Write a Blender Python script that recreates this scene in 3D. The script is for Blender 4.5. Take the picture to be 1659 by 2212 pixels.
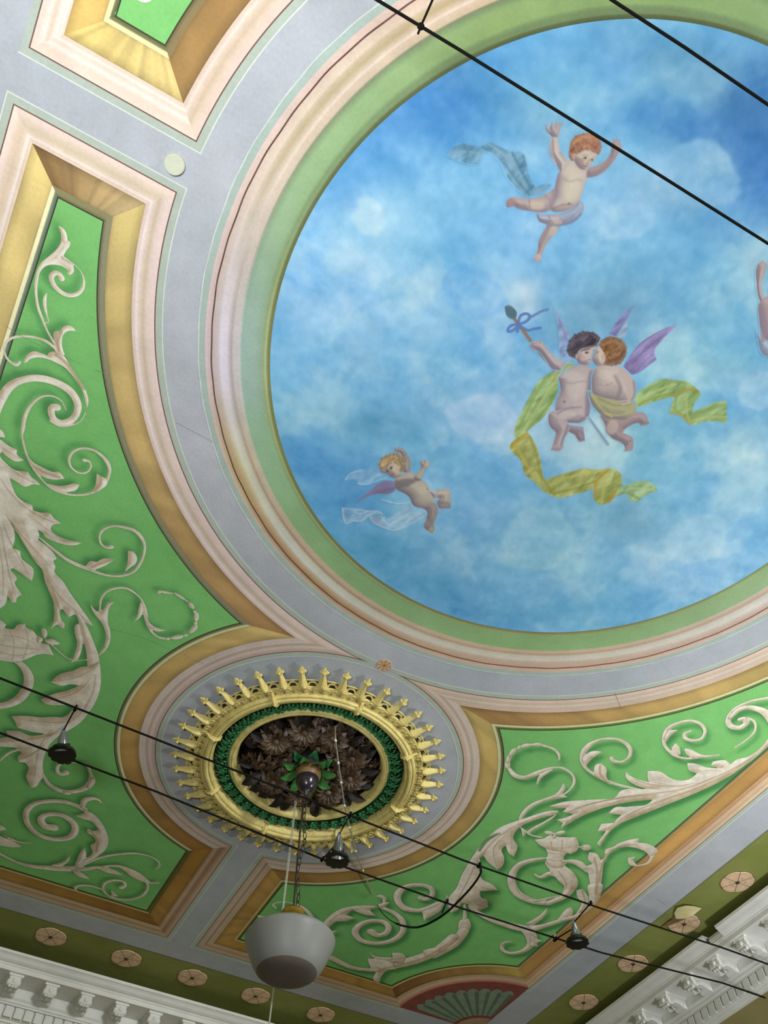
import bpy, bmesh, math, random
import numpy as np
from mathutils import Vector, Matrix

for _o in list(bpy.data.objects):
    bpy.data.objects.remove(_o, do_unlink=True)
sc = bpy.context.scene
COL = sc.collection
random.seed(5)

# ------------------------------------------------------------------ camera
H = 5.6                                    # ceiling height (m)
CAM = np.array([1.7276, 0.9736, 1.6])      # standing visitor, phone tilted up
F = 1743.12                                # focal length in pixels of a 1659 x 2212 picture
R = np.array([[-0.8768344398, 0.4125055804, 0.2469828159],
              [0.4807490064, 0.7453255358, 0.4619201647],
              [0.0064620460, 0.5237642522, -0.8518387465]])
cd = bpy.data.cameras.new('camera')
cam = bpy.data.objects.new('camera', cd)
COL.objects.link(cam)
cd.sensor_fit = 'HORIZONTAL'
cd.sensor_width = 36.0
cd.lens = F / 1659.0 * 36.0
cd.clip_start = 0.05
mw = Matrix.Identity(4)
for i in range(3):
    for j in range(3):
        mw[i][j] = R[i, j]
    mw[i][3] = CAM[i]
cam.matrix_world = mw
sc.camera = cam

# ------------------------------------------------------------------ world, lights, exposure
w = bpy.data.worlds.new('world')
sc.world = w
w.use_nodes = True
w.node_tree.nodes['Background'].inputs[0].default_value = (0.55, 0.6, 0.65, 1)
w.node_tree.nodes['Background'].inputs[1].default_value = 0.3

def lamp(name, loc, target, size, power, color, spread=180):
    l = bpy.data.lights.new(name, 'AREA')
    l.shape = 'DISK'
    l.size = size
    l.energy = power
    l.color = color
    l.spread = math.radians(spread)
    o = bpy.data.objects.new(name, l)
    COL.objects.link(o)
    o.location = loc
    d = Vector(target) - Vector(loc)
    o.rotation_euler = d.to_track_quat('-Z', 'Y').to_euler()
    return o

lamp('floodlight', (3.1, 1.5, 1.6), (3.15, 1.95, 5.6), 1.2, 216, (0.965, 0.985, 1.06))
lamp('cornice_fill_light', (-2.6, 6.7, 4.1), (0.2, -7.0, 5.2), 1.4, 74, (1.0, 1.0, 0.98), 66)  # added fill lamp to brighten the back cornice; no window in that wall
lamp('floodlight_by_wall', (-3.3, -0.9, 2.8), (-3.25, -1.3, 5.6), 0.5, 66, (0.975, 0.99, 1.06))

sc.view_settings.view_transform = 'Standard'
sc.view_settings.look = 'None'
sc.view_settings.gamma = 1.0
sc.view_settings.use_curve_mapping = False
sc.view_settings.exposure = 0.14

# ------------------------------------------------------------------ measuring: picture point -> point of the ceiling plane
def at_arr(P):
    P = np.asarray(P, float)
    d = np.stack([(P[:, 0] - 829.5) / F, -(P[:, 1] - 1106.0) / F, -np.ones(len(P))], 1)
    v = d @ R.T
    t = (H - CAM[2]) / v[:, 2]
    return CAM[None, :2] + v[:, :2] * t[:, None]

def at(x, y, Z=0.0):
    """point on the horizontal plane Z metres above (below: negative) the ceiling"""
    a = at_arr([[x, y]])[0]
    k = (H + Z - CAM[2]) / (H - CAM[2])
    return CAM[:2] + (a - CAM[:2]) * k

def mpp(x, y):
    a = at_arr([[x - 1, y], [x + 1, y], [x, y - 1], [x, y + 1]])
    return math.sqrt(np.hypot(*(a[1] - a[0])) / 2 * np.hypot(*(a[3] - a[2])) / 2)

def lin(c):
    c = np.asarray(c, float)
    return np.where(c <= 0.04045, c / 12.92, ((c + 0.055) / 1.055) ** 2.4)

def rgb(r, g, b):
    return tuple(float(v) for v in lin(np.array([r, g, b]) / 255.0)) + (1.0,)

_LAT = np.random.RandomState(11).rand(8, 128, 128)
def vnoise(X, Y, f, s=0):
    x = X * f + 37.3 * s
    y = Y * f + 11.7 * s
    xi = np.floor(x).astype(int); yi = np.floor(y).astype(int)
    fx = x - xi; fy = y - yi
    fx = fx * fx * (3 - 2 * fx); fy = fy * fy * (3 - 2 * fy)
    L = _LAT[s % 8]
    a = L[yi % 128, xi % 128]; b = L[yi % 128, (xi + 1) % 128]
    c = L[(yi + 1) % 128, xi % 128]; d = L[(yi + 1) % 128, (xi + 1) % 128]
    return (a * (1 - fx) + b * fx) * (1 - fy) + (c * (1 - fx) + d * fx) * fy

def fbm(X, Y, f, s=0, o=4):
    v = 0; a = 0.5
    for k in range(o):
        v = v + a * (vnoise(X, Y, f, s + k) - 0.5); f *= 2.03; a *= 0.55
    return v

# ------------------------------------------------------------------ objects and materials
def tag(o, label=None, cat=None, group=None, kind=None):
    if label: o['label'] = label
    if cat: o['category'] = cat
    if group: o['group'] = group
    if kind: o['kind'] = kind
    return o

def empty(name, loc=(0, 0, 0), rz=0.0):
    o = bpy.data.objects.new(name, None)
    COL.objects.link(o)
    o.location = loc
    o.rotation_euler = (0, 0, rz)
    o.empty_display_size = 0.1
    return o

def link(name, me, mat=None, parent=None, loc=(0, 0, 0), rot=(0, 0, 0)):
    o = bpy.data.objects.new(name, me)
    COL.objects.link(o)
    if mat is not None and not me.materials:
        me.materials.append(mat)
    if parent is not None:
        o.parent = parent
    o.location = loc
    o.rotation_euler = rot
    return o

def colour_attr(me, C):
    at_ = me.color_attributes.new('Col', 'FLOAT_COLOR', 'POINT')
    A4 = np.ones((len(C), 4)); A4[:, :3] = lin(np.clip(C, 0, 1))
    at_.data.foreach_set('color', A4.ravel())

def paint_material(name, rough=0.75, nscale=9.0, namt=0.10, fine=60.0, bump=0.12):
    m = bpy.data.materials.new(name); m.use_nodes = True
    nt = m.node_tree; N = nt.nodes; Lk = nt.links
    bs = N['Principled BSDF']; bs.inputs['Roughness'].default_value = rough
    bs.inputs['Specular IOR Level'].default_value = 0.25
    a = N.new('ShaderNodeAttribute'); a.attribute_name = 'Col'
    tc = N.new('ShaderNodeTexCoord')
    n1 = N.new('ShaderNodeTexNoise'); n1.inputs['Scale'].default_value = nscale; n1.inputs['Detail'].default_value = 6
    n2 = N.new('ShaderNodeTexNoise'); n2.inputs['Scale'].default_value = fine; n2.inputs['Detail'].default_value = 3
    Lk.new(tc.outputs['Object'], n1.inputs['Vector']); Lk.new(tc.outputs['Object'], n2.inputs['Vector'])
    ad = N.new('ShaderNodeMath'); ad.operation = 'ADD'
    Lk.new(n1.outputs['Fac'], ad.inputs[0]); Lk.new(n2.outputs['Fac'], ad.inputs[1])
    mr = N.new('ShaderNodeMapRange'); mr.inputs['From Min'].default_value = 0.6; mr.inputs['From Max'].default_value = 1.4
    mr.inputs['To Min'].default_value = 1 - namt; mr.inputs['To Max'].default_value = 1 + namt
    Lk.new(ad.outputs[0], mr.inputs['Value'])
    vm = N.new('ShaderNodeVectorMath'); vm.operation = 'SCALE'
    Lk.new(a.outputs['Color'], vm.inputs[0]); Lk.new(mr.outputs[0], vm.inputs['Scale'])
    Lk.new(vm.outputs[0], bs.inputs['Base Color'])
    bp = N.new('ShaderNodeBump'); bp.inputs['Strength'].default_value = bump; bp.inputs['Distance'].default_value = 0.01
    Lk.new(n1.outputs['Fac'], bp.inputs['Height']); Lk.new(bp.outputs[0], bs.inputs['Normal'])
    return m

def material(name, c, rough=0.6, metal=0.0, namt=0.12, nscale=12.0, bump=0.0, c2=None, spec=0.5, trans=0.0, emit=None):
    m = bpy.data.materials.new(name); m.use_nodes = True
    nt = m.node_tree; N = nt.nodes; Lk = nt.links
    bs = N['Principled BSDF']
    bs.inputs['Roughness'].default_value = rough; bs.inputs['Metallic'].default_value = metal
    bs.inputs['Specular IOR Level'].default_value = spec
    bs.inputs['Transmission Weight'].default_value = trans
    tc = N.new('ShaderNodeTexCoord')
    n = N.new('ShaderNodeTexNoise'); n.inputs['Scale'].default_value = nscale; n.inputs['Detail'].default_value = 5
    Lk.new(tc.outputs['Object'], n.inputs['Vector'])
    cr = N.new('ShaderNodeValToRGB')
    a = np.array(rgb(*c)); b = np.array(rgb(*(c2 or c)))
    e = cr.color_ramp.elements
    e[0].position = 0.3; e[1].position = 0.7
    lo = a * (1 - namt); lo[3] = 1; hi = np.clip(b * (1 + namt), 0, 1); hi[3] = 1
    e[0].color = lo; e[1].color = hi
    Lk.new(n.outputs['Fac'], cr.inputs['Fac']); Lk.new(cr.outputs['Color'], bs.inputs['Base Color'])
    if bump:
        bp = N.new('ShaderNodeBump'); bp.inputs['Strength'].default_value = bump; bp.inputs['Distance'].default_value = 0.01
        Lk.new(n.outputs['Fac'], bp.inputs['Height']); Lk.new(bp.outputs[0], bs.inputs['Normal'])
    return m

PAINT = paint_material('ceiling_paint')
PAINT_FINE = paint_material('mural_paint', nscale=14, namt=0.06, fine=120, bump=0.05)

# ------------------------------------------------------------------ brush work on the flat ceiling (all in metres)
def V(pts, fr):
    """points read in an enlarged part of the picture (origin x, origin y, scale) -> metres on the ceiling"""
    ox, oy, s = fr
    P = np.array([[q[0], q[1]] for q in pts], float) / s + [ox, oy]
    return at_arr(P), P

def smooth_closed(P, k=4, corner=62):
    n = len(P); out = []
    cs = math.cos(math.radians(corner))
    d = np.roll(P, -1, 0) - P; ln = np.hypot(*d.T) + 1e-9; u = d / ln[:, None]
    cor = (u * np.roll(u, 1, 0)).sum(1) < cs
    for i in range(n):
        j = (i + 1) % n; L = ln[i]
        def tan(q, first):
            if cor[q]: return u[i]
            t = u[q] + u[q - 1]; return t / (np.hypot(*t) + 1e-9)
        t0 = tan(i, 1) * L; t1 = tan(j, 0) * L
        for a in range(k):
            s = a / k; s2 = s * s; s3 = s2 * s
            out.append((2 * s3 - 3 * s2 + 1) * P[i] + (s3 - 2 * s2 + s) * t0 + (-2 * s3 + 3 * s2) * P[j] + (s3 - s2) * t1)
    return np.array(out)

def smooth_open(P, k=6):
    n = len(P)
    if n < 3: k = 2
    out = []
    for i in range(n - 1):
        p0 = P[max(i - 1, 0)]; p1 = P[i]; p2 = P[i + 1]; p3 = P[min(i + 2, n - 1)]
        for a in range(k):
            s = a / k
            out.append(0.5 * (2 * p1 + (p2 - p0) * s + (2 * p0 - 5 * p1 + 4 * p2 - p3) * s * s + (3 * p1 - p0 - 3 * p2 + p3) * s ** 3))
    out.append(P[-1])
    return np.array(out)

def poly_sdf(P, X, Y):
    d2 = np.full(X.shape, 1e9); ins = np.zeros(X.shape, bool)
    Q = np.roll(P, -1, 0)
    for (ax, ay), (bx, by) in zip(P, Q):
        ex, ey = bx - ax, by - ay
        l2 = ex * ex + ey * ey + 1e-15
        t = np.clip(((X - ax) * ex + (Y - ay) * ey) / l2, 0, 1)
        dx = X - ax - t * ex; dy = Y - ay - t * ey
        np.minimum(d2, dx * dx + dy * dy, out=d2)
        if ay != by:
            c = ((ay > Y) != (by > Y)) & (X < (bx - ax) * (Y - ay) / (by - ay) + ax)
            ins ^= c
    d = np.sqrt(d2)
    return np.where(ins, d, -d)

def stroke_sdf(P, W, X, Y):
    best = np.full(X.shape, -1e3)
    for i in range(len(P) - 1):
        ax, ay = P[i]; bx, by = P[i + 1]
        ex, ey = bx - ax, by - ay
        l2 = ex * ex + ey * ey + 1e-15
        t = np.clip(((X - ax) * ex + (Y - ay) * ey) / l2, 0, 1)
        dx = X - ax - t * ex; dy = Y - ay - t * ey
        np.maximum(best, W[i] + (W[i + 1] - W[i]) * t - np.sqrt(dx * dx + dy * dy), out=best)
    return best

class Painting:
    """a flat painted motif: strokes are collected, then laid on a fine mesh on the ceiling"""
    def __init__(s, fr, g=0.006, bg=None, light=None):
        s.fr = fr; s.g = g; s.bg = bg; s.ops = []; s.light = light
    def frame(s, fr):
        s.fr = fr; return s
    def P(s, pts, col=None, blur=0.0, a=1.0, solid=True, clip=False, sm=True, emb=0.03, corner=62, tex=None):
        M, px = V(pts, s.fr)
        if sm: M = smooth_closed(M, corner=corner)
        s.ops.append(('P', M, None, col, blur, a, solid, clip, emb if tex is None else -tex)); return s
    def S(s, pts, col=None, blur=0.0, a=1.0, solid=True, clip=False, emb=None):
        M, px = V(pts, s.fr)
        m = mpp(*px.mean(0)) / s.fr[2] / 2
        Wd = np.array([q[2] for q in pts], float) * m
        MW = smooth_open(np.concatenate([M, Wd[:, None]], 1))
        e = emb if emb is not None else max(0.004, float(Wd.max()) * 0.9)
        s.ops.append(('S', MW[:, :2], np.maximum(MW[:, 2], 0.0006), col, blur, a, solid, clip, e)); return s
    def E(s, cx, cy, rx, ry, rot=0, col=None, blur=0.0, a=1.0, solid=True, clip=False, emb=0.02):
        r = math.radians(rot)
        pts = [(cx + rx * math.cos(t) * math.cos(r) - ry * math.sin(t) * math.sin(r),
                cy + rx * math.cos(t) * math.sin(r) + ry * math.sin(t) * math.cos(r)) for t in np.linspace(0, 2 * math.pi, 15)[:-1]]
        return s.P(pts, col, blur, a, solid, clip, True, emb, 170)
    def raster(s):
        g = s.g
        allp = np.concatenate([o[1] if o[2] is None else np.concatenate([o[1] - o[2].max(), o[1] + o[2].max()]) for o in s.ops if o[6]])
        x0, y0 = allp.min(0) - 5 * g; x1, y1 = allp.max(0) + 5 * g
        xs = np.arange(x0, x1, g); ys = np.arange(y0, y1, g)
        X, Y = np.meshgrid(xs, ys)
        s.X, s.Y = X, Y
        C = s.bg(X, Y) if s.bg is not None else np.zeros(X.shape + (3,))
        A = np.full(X.shape, -1.0)
        gr = fbm(X, Y, 9.0, 3)[..., None] * 0.16
        for kind, M, Wd, col, blur, al, solid, clip, emb in s.ops:
            sc_ = mpp(*[800, 1000])
            bl = max(blur * 0.0025, 0.9 * g)
            mg = bl + 3 * g + (Wd.max() if Wd is not None else 0)
            i0 = max(int((M[:, 0].min() - mg - x0) / g), 0); i1 = int((M[:, 0].max() + mg - x0) / g) + 2
            j0 = max(int((M[:, 1].min() - mg - y0) / g), 0); j1 = int((M[:, 1].max() + mg - y0) / g) + 2
            sl = (slice(j0, j1), slice(i0, i1))
            x = X[sl]; y = Y[sl]
            if x.size == 0 or min(x.shape) < 2: continue
            d = poly_sdf(M, x, y) if kind == 'P' else stroke_sdf(M, Wd, x, y)
            m = np.clip((d + (0.0 if blur > 1 else 1.0 * g)) / bl + 0.5, 0, 1)
            m = m * m * (3 - 2 * m) * al
            if clip: m = m * (A[sl] > -g)
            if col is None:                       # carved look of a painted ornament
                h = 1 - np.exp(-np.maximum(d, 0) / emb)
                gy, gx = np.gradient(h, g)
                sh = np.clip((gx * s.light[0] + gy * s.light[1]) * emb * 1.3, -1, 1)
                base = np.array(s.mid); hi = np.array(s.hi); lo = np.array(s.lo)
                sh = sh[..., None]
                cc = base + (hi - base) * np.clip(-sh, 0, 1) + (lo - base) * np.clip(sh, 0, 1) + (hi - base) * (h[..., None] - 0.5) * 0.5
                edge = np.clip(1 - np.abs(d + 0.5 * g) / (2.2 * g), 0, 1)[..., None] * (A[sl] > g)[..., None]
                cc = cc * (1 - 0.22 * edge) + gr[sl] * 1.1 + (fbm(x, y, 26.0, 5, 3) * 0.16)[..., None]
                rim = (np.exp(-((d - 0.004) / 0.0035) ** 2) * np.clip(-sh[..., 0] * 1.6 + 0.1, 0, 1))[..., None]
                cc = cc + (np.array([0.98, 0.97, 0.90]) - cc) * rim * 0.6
            else:
                cc = np.array(col, float) / 255.0 + (gr[sl] * 0.45)
                if emb < 0:                       # cloth and hair: streaky brush marks
                    cc = cc + (fbm(x * 1.6 + y * 0.5, y * 0.7 - x * 0.2, 22.0, 2, 4) * -emb)[..., None]
                elif solid and blur >= 2 and s.flesh:      # rounded flesh: cool half tone towards the outline
                    h = np.exp(-np.maximum(d, 0) / 0.020)
                    gy, gx = np.gradient(np.exp(-np.maximum(d, 0) / 0.045), g)
                    sh = np.clip((gx * s.light[0] + gy * s.light[1]) * -0.045, -1, 1)
                    k = np.clip(h * 0.30 + np.maximum(sh, 0) * 0.80, 0, 0.85)[..., None]
                    cc = cc * (1 - k) + np.array([0.485, 0.435, 0.485]) * k + (np.maximum(-sh, 0) * 0.05)[..., None]
            C[sl] = C[sl] * (1 - m[..., None]) + cc * m[..., None]
            if solid:
                A[sl] = np.maximum(A[sl], d)
        s.C, s.A = C, A
        return s
    _n = 0
    flesh = False
    def build(s, name, parent, z, mat, grow=0.0):
        Painting._n += 1; z -= 0.00005 * (Painting._n % 30)
        if not hasattr(s, 'A'): s.raster()
        return grid_object(name, s.X, s.Y, s.A + grow, s.C, z, parent, mat, s.g)
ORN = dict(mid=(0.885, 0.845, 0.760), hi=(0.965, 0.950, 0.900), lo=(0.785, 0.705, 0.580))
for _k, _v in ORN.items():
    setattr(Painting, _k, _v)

def grid_object(name, X, Y, A, C, z, parent, mat, g):
    ins = A > 0
    q = ins[:-1, :-1] | ins[1:, :-1] | ins[:-1, 1:] | ins[1:, 1:]
    gy, gx = np.gradient(A, g)
    n = np.hypot(gx, gy) + 1e-6
    mv = np.where(ins, 0, np.minimum(-A, 1.6 * g))
    XX = X + gx / n * mv; YY = Y + gy / n * mv
    idx = np.full(A.shape, -1)
    used = np.zeros(A.shape, bool)
    used[:-1, :-1] |= q; used[1:, :-1] |= q; used[:-1, 1:] |= q; used[1:, 1:] |= q
    idx[used] = np.arange(used.sum())
    jj, ii = np.nonzero(q)
    faces = np.stack([idx[jj, ii], idx[jj + 1, ii], idx[jj + 1, ii + 1], idx[jj, ii + 1]], 1)
    ox, oy = float(X.mean()), float(Y.mean())
    verts = np.stack([XX[used] - ox, YY[used] - oy, np.zeros(used.sum())], 1)
    me = bpy.data.meshes.new(name)
    me.from_pydata(verts.tolist(), [], faces.tolist())
    colour_attr(me, C[used])
    px, py, pz = (parent.location if parent is not None else (0, 0, 0))
    return link(name, me, mat, parent, (ox - px, oy - py, z - pz))

def strip_object(name, rows, cols, z, parent, mat):
    """rows: list of (n,2) polylines side by side; cols: (rows, n, 3)"""
    k = len(rows); n = len(rows[0])
    v = np.concatenate(rows); c = v.mean(0)
    me = bpy.data.meshes.new(name)
    verts = np.column_stack([v - c, np.zeros(len(v))])
    f = [(a * n + b, a * n + b + 1, (a + 1) * n + b + 1, (a + 1) * n + b) for a in range(k - 1) for b in range(n - 1)]
    me.from_pydata(verts.tolist(), [], f)
    colour_attr(me, np.asarray(cols, float).reshape(-1, 3))
    px, py, pz = (parent.location if parent is not None else (0, 0, 0))
    return link(name, me, mat, parent, (c[0] - px, c[1] - py, z - pz))

def profile(keys, d):
    """colour keys [(distance, (r,g,b))] sampled at distances d"""
    ks = np.array([k[0] for k in keys]); cs = np.array([k[1] for k in keys], float) / 255.0
    return np.stack([np.interp(d, ks, cs[:, i]) for i in range(3)], -1)

# ================================================================== the room
WALL_A = -7.0      # wall behind the pendant, runs along x
WALL_B = -4.17     # wall at the right, runs along y
WALL_C = 4.17
WALL_D = 7.0
MC = np.array([-0.010, -3.363])      # centre of the painted ring round the plaster medallion
MM = np.array([0.008, -3.343])       # centre of the plaster medallion itself
PLASTER_W = material('cornice_plaster', (226, 227, 220), 0.65, namt=0.06, nscale=6, bump=0.1)
WALL_M = material('wall_plaster', (160, 150, 100), 0.8, namt=0.1, nscale=3, bump=0.1)
FLOOR_M = material('floor_boards', (68, 55, 43), 0.5, namt=0.25, nscale=5)

class MB:
    """collects simple solids into one mesh"""
    def __init__(s): s.v = []; s.f = []
    def add(s, v, f):
        b = len(s.v); s.v += [tuple(map(float, q)) for q in v]; s.f += [tuple(i + b for i in q) for q in f]; return s
    def box(s, x0, x1, y0, y1, z0, z1, tx=1.0, ty=1.0):
        cx, cy = (x0 + x1) / 2, (y0 + y1) / 2
        hx, hy = (x1 - x0) / 2, (y1 - y0) / 2
        v = [(cx - hx, cy - hy, z0), (cx + hx, cy - hy, z0), (cx + hx, cy + hy, z0), (cx - hx, cy + hy, z0),
             (cx - hx * tx, cy - hy * ty, z1), (cx + hx * tx, cy - hy * ty, z1), (cx + hx * tx, cy + hy * ty, z1), (cx - hx * tx, cy + hy * ty, z1)]
        return s.add(v, [(0, 3, 2, 1), (4, 5, 6, 7), (0, 1, 5, 4), (1, 2, 6, 5), (2, 3, 7, 6), (3, 0, 4, 7)])
    def tube(s, pts, r, n=8, closed=False):
        pts = [Vector(p) for p in pts]; m = len(pts)
        rs = r if hasattr(r, '__len__') else [r] * m
        v = []; up = Vector((0.13, 0.27, 0.95))
        for i, p in enumerate(pts):
            a = pts[(i - 1) % m] if (closed or i > 0) else p
            b = pts[(i + 1) % m] if (closed or i < m - 1) else p
            t = (b - a).normalized()
            x = t.cross(up)
            if x.length < 1e-3: x = t.cross(Vector((1, 0, 0)))
            x.normalize(); y = t.cross(x)
            for k in range(n):
                c = 2 * math.pi * k / n
                v.append(p + (x * math.cos(c) + y * math.sin(c)) * rs[i])
        f = []
        for i in range(m if closed else m - 1):
            j = (i + 1) % m
            for k in range(n):
                f.append((i * n + k, i * n + (k + 1) % n, j * n + (k + 1) % n, j * n + k))
        if not closed:
            f.append(tuple(range(n))[::-1]); f.append(tuple((m - 1) * n + k for k in range(n)))
        return s.add(v, f)
    def lathe(s, prof, n=24, a0=0.0, a1=2 * math.pi, c=(0, 0, 0)):
        full = abs(a1 - a0 - 2 * math.pi) < 1e-6
        m = n if full else n + 1
        v = []
        for i in range(m):
            a = a0 + (a1 - a0) * i / n
            for (r, z) in prof: v.append((c[0] + r * math.cos(a), c[1] + r * math.sin(a), c[2] + z))
        k = len(prof); f = []
        for i in range(n):
            j = (i + 1) % m
            for q in range(k - 1):
                f.append((i * k + q, j * k + q, j * k + q + 1, i * k + q + 1))
        return s.add(v, f)
    def ball(s, c, rx, ry=None, rz=None, n=8, m=6):
        ry = ry or rx; rz = rz or rx
        v = []; f = []
        for i in range(m + 1):
            t = math.pi * i / m
            for k in range(n):
                a = 2 * math.pi * k / n
                v.append((c[0] + rx * math.sin(t) * math.cos(a), c[1] + ry * math.sin(t) * math.sin(a), c[2] + rz * math.cos(t)))
        for i in range(m):
            for k in range(n):
                f.append((i * n + k, i * n + (k + 1) % n, (i + 1) * n + (k + 1) % n, (i + 1) * n + k))
        return s.add(v, f)
    def leaf(s, base, tip, width, up, curl=0.0, n=5, cup=0.25, thick=0.0):
        """a blade from base to tip, arched towards up"""
        b = Vector(base); t = Vector(tip); u = Vector(up).normalized()
        ax = t - b; L = ax.length; sd = ax.normalized().cross(u).normalized()
        v = []; f = []
        for i in range(n + 1):
            q = i / n
            wv = width * (math.sin(math.pi * min(q * 0.93 + 0.07, 1)) ** 0.8) * (1 - 0.25 * q)
            p = b + ax * q + u * (math.sin(math.pi * q) * curl * L)
            v += [p - sd * wv / 2 + u * (cup * wv), p, p + sd * wv / 2 + u * (cup * wv)]
        for i in range(n):
            a = i * 3
            f += [(a, a + 1, a + 4, a + 3), (a + 1, a + 2, a + 5, a + 4)]
        return s.add(v, f)
    def mesh(s, name, smooth=False):
        me = bpy.data.meshes.new(name)
        me.from_pydata(s.v, [], s.f)
        bm = bmesh.new(); bm.from_mesh(me)
        bmesh.ops.recalc_face_normals(bm, faces=bm.faces)
        bm.to_mesh(me); bm.free()
        if smooth:
            me.polygons.foreach_set('use_smooth', [True] * len(me.polygons))
        return me
    def build(s, name, mat, parent=None, loc=(0, 0, 0), rot=(0, 0, 0), smooth=False):
        return link(name, s.mesh(name, smooth), mat, parent, loc, rot)

tag(MB().box(WALL_B - 0.2, WALL_C + 0.2, WALL_A - 0.2, WALL_D + 0.2, -0.1, 0).build('floor', FLOOR_M), kind='structure')
tag(MB().box(WALL_B - 0.2, WALL_C + 0.2, WALL_A - 0.2, WALL_A, 0, H).build('wall_back', WALL_M), kind='structure')
tag(MB().box(WALL_B - 0.2, WALL_B, WALL_A, WALL_D, 0, H).build('wall_right', WALL_M), kind='structure')
tag(MB().box(WALL_C, WALL_C + 0.2, WALL_A, WALL_D, 0, H).build('wall_left', WALL_M), kind='structure')
tag(MB().box(WALL_B - 0.2, WALL_C + 0.2, WALL_D, WALL_D + 0.2, 0, H).build('wall_front', WALL_M), kind='structure')

# ---- ceiling ground: a blue grey field with a round opening above the medallion
def ground_colour(X, Y):
    n = fbm(X, Y, 0.9, 2)[..., None]; n2 = fbm(X, Y, 4.0, 5)[..., None]
    c = np.array([0.705, 0.730, 0.752]) + n * np.array([0.16, 0.10, 0.10]) * 0.8 + n2 * 0.06
    return c

def make_ceiling():
    g = 0.05
    xs = np.arange(WALL_B - 0.2, WALL_C + 0.2 + g, g); ys = np.arange(WALL_A - 0.2, WALL_D + 0.2 + g, g)
    X, Y = np.meshgrid(xs, ys)
    d = np.hypot(X - MM[0], Y - MM[1]) - 0.53
    C = ground_colour(X, Y)
    return grid_object('ceiling', X, Y, d, C, H, None, PAINT, g)
ceiling = make_ceiling()
tag(ceiling, kind='structure')
slab = MB().box(WALL_B - 0.2, WALL_C + 0.2, WALL_A - 0.2, WALL_D + 0.2, H + 0.22, H + 0.3).build('ceiling_slab', WALL_M, ceiling, loc=tuple(-ceiling.location))

Z1, Z2, Z3 = H - 0.0004, H - 0.0008, H - 0.0012     # coats of paint

# ---- olive border along the walls
def band_colour(X, Y, base, amt=0.05, f=2.0, s=1):
    return np.array(base) / 255.0 + fbm(X, Y, f, s)[..., None] * amt * 2
def border(name, x0, x1, y0, y1):
    g = 0.06
    X, Y = np.meshgrid(np.arange(x0, x1 + g, g), np.arange(y0, y1 + g, g))
    A = np.minimum(np.minimum(X - x0, x1 - X), np.minimum(Y - y0, y1 - Y)) + 1e-4
    C = band_colour(X, Y, (134, 142, 74), 0.06)
    return grid_object(name, X, Y, A, C, Z1, ceiling, PAINT, g)
border('border_band', WALL_B, -3.375, WALL_A, WALL_D)
border('border_band', 3.375, WALL_C, WALL_A, WALL_D)
border('border_band', -3.375, 3.375, WALL_A, -6.16)
border('border_band', -3.375, 3.375, 6.16, WALL_D)
def line_strip(name, pts, wd, col, z, parent, closed=False):
    P = np.array(pts, float)
    if closed:
        t = np.roll(P, -1, 0) - np.roll(P, 1, 0)
    else:
        t = np.gradient(P, axis=0)
    n = np.stack([-t[:, 1], t[:, 0]], 1); n /= np.hypot(*n.T)[:, None] + 1e-9
    rows = [P - n * wd / 2, P + n * wd / 2]
    if closed: rows = [np.concatenate([r_, r_[:1]]) for r_ in rows]
    C = np.tile(np.array(col, float) / 255, (2, len(rows[0]), 1))
    C = C + (np.random.RandomState(3).rand(1, len(rows[0]), 1) - 0.5) * 0.06
    return strip_object(name, rows, C, z, parent, PAINT)
for sx in (-1, 1):
    line_strip('border_line', [(sx * 3.372, y) for y in np.linspace(-6.16, 6.16, 60)], 0.012, (118, 120, 96), Z2, ceiling)
for sy in (-1, 1):
    line_strip('border_line', [(x, sy * 6.158) for x in np.linspace(-3.37, 3.37, 40)], 0.014, (120, 118, 96), Z2, ceiling)

# ================================================================== the sky mural
mural = empty('sky_mural', (0, 0, H))
tag(mural, 'round ceiling painting of a cloudy blue sky with winged cherubs', 'painting')

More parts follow.
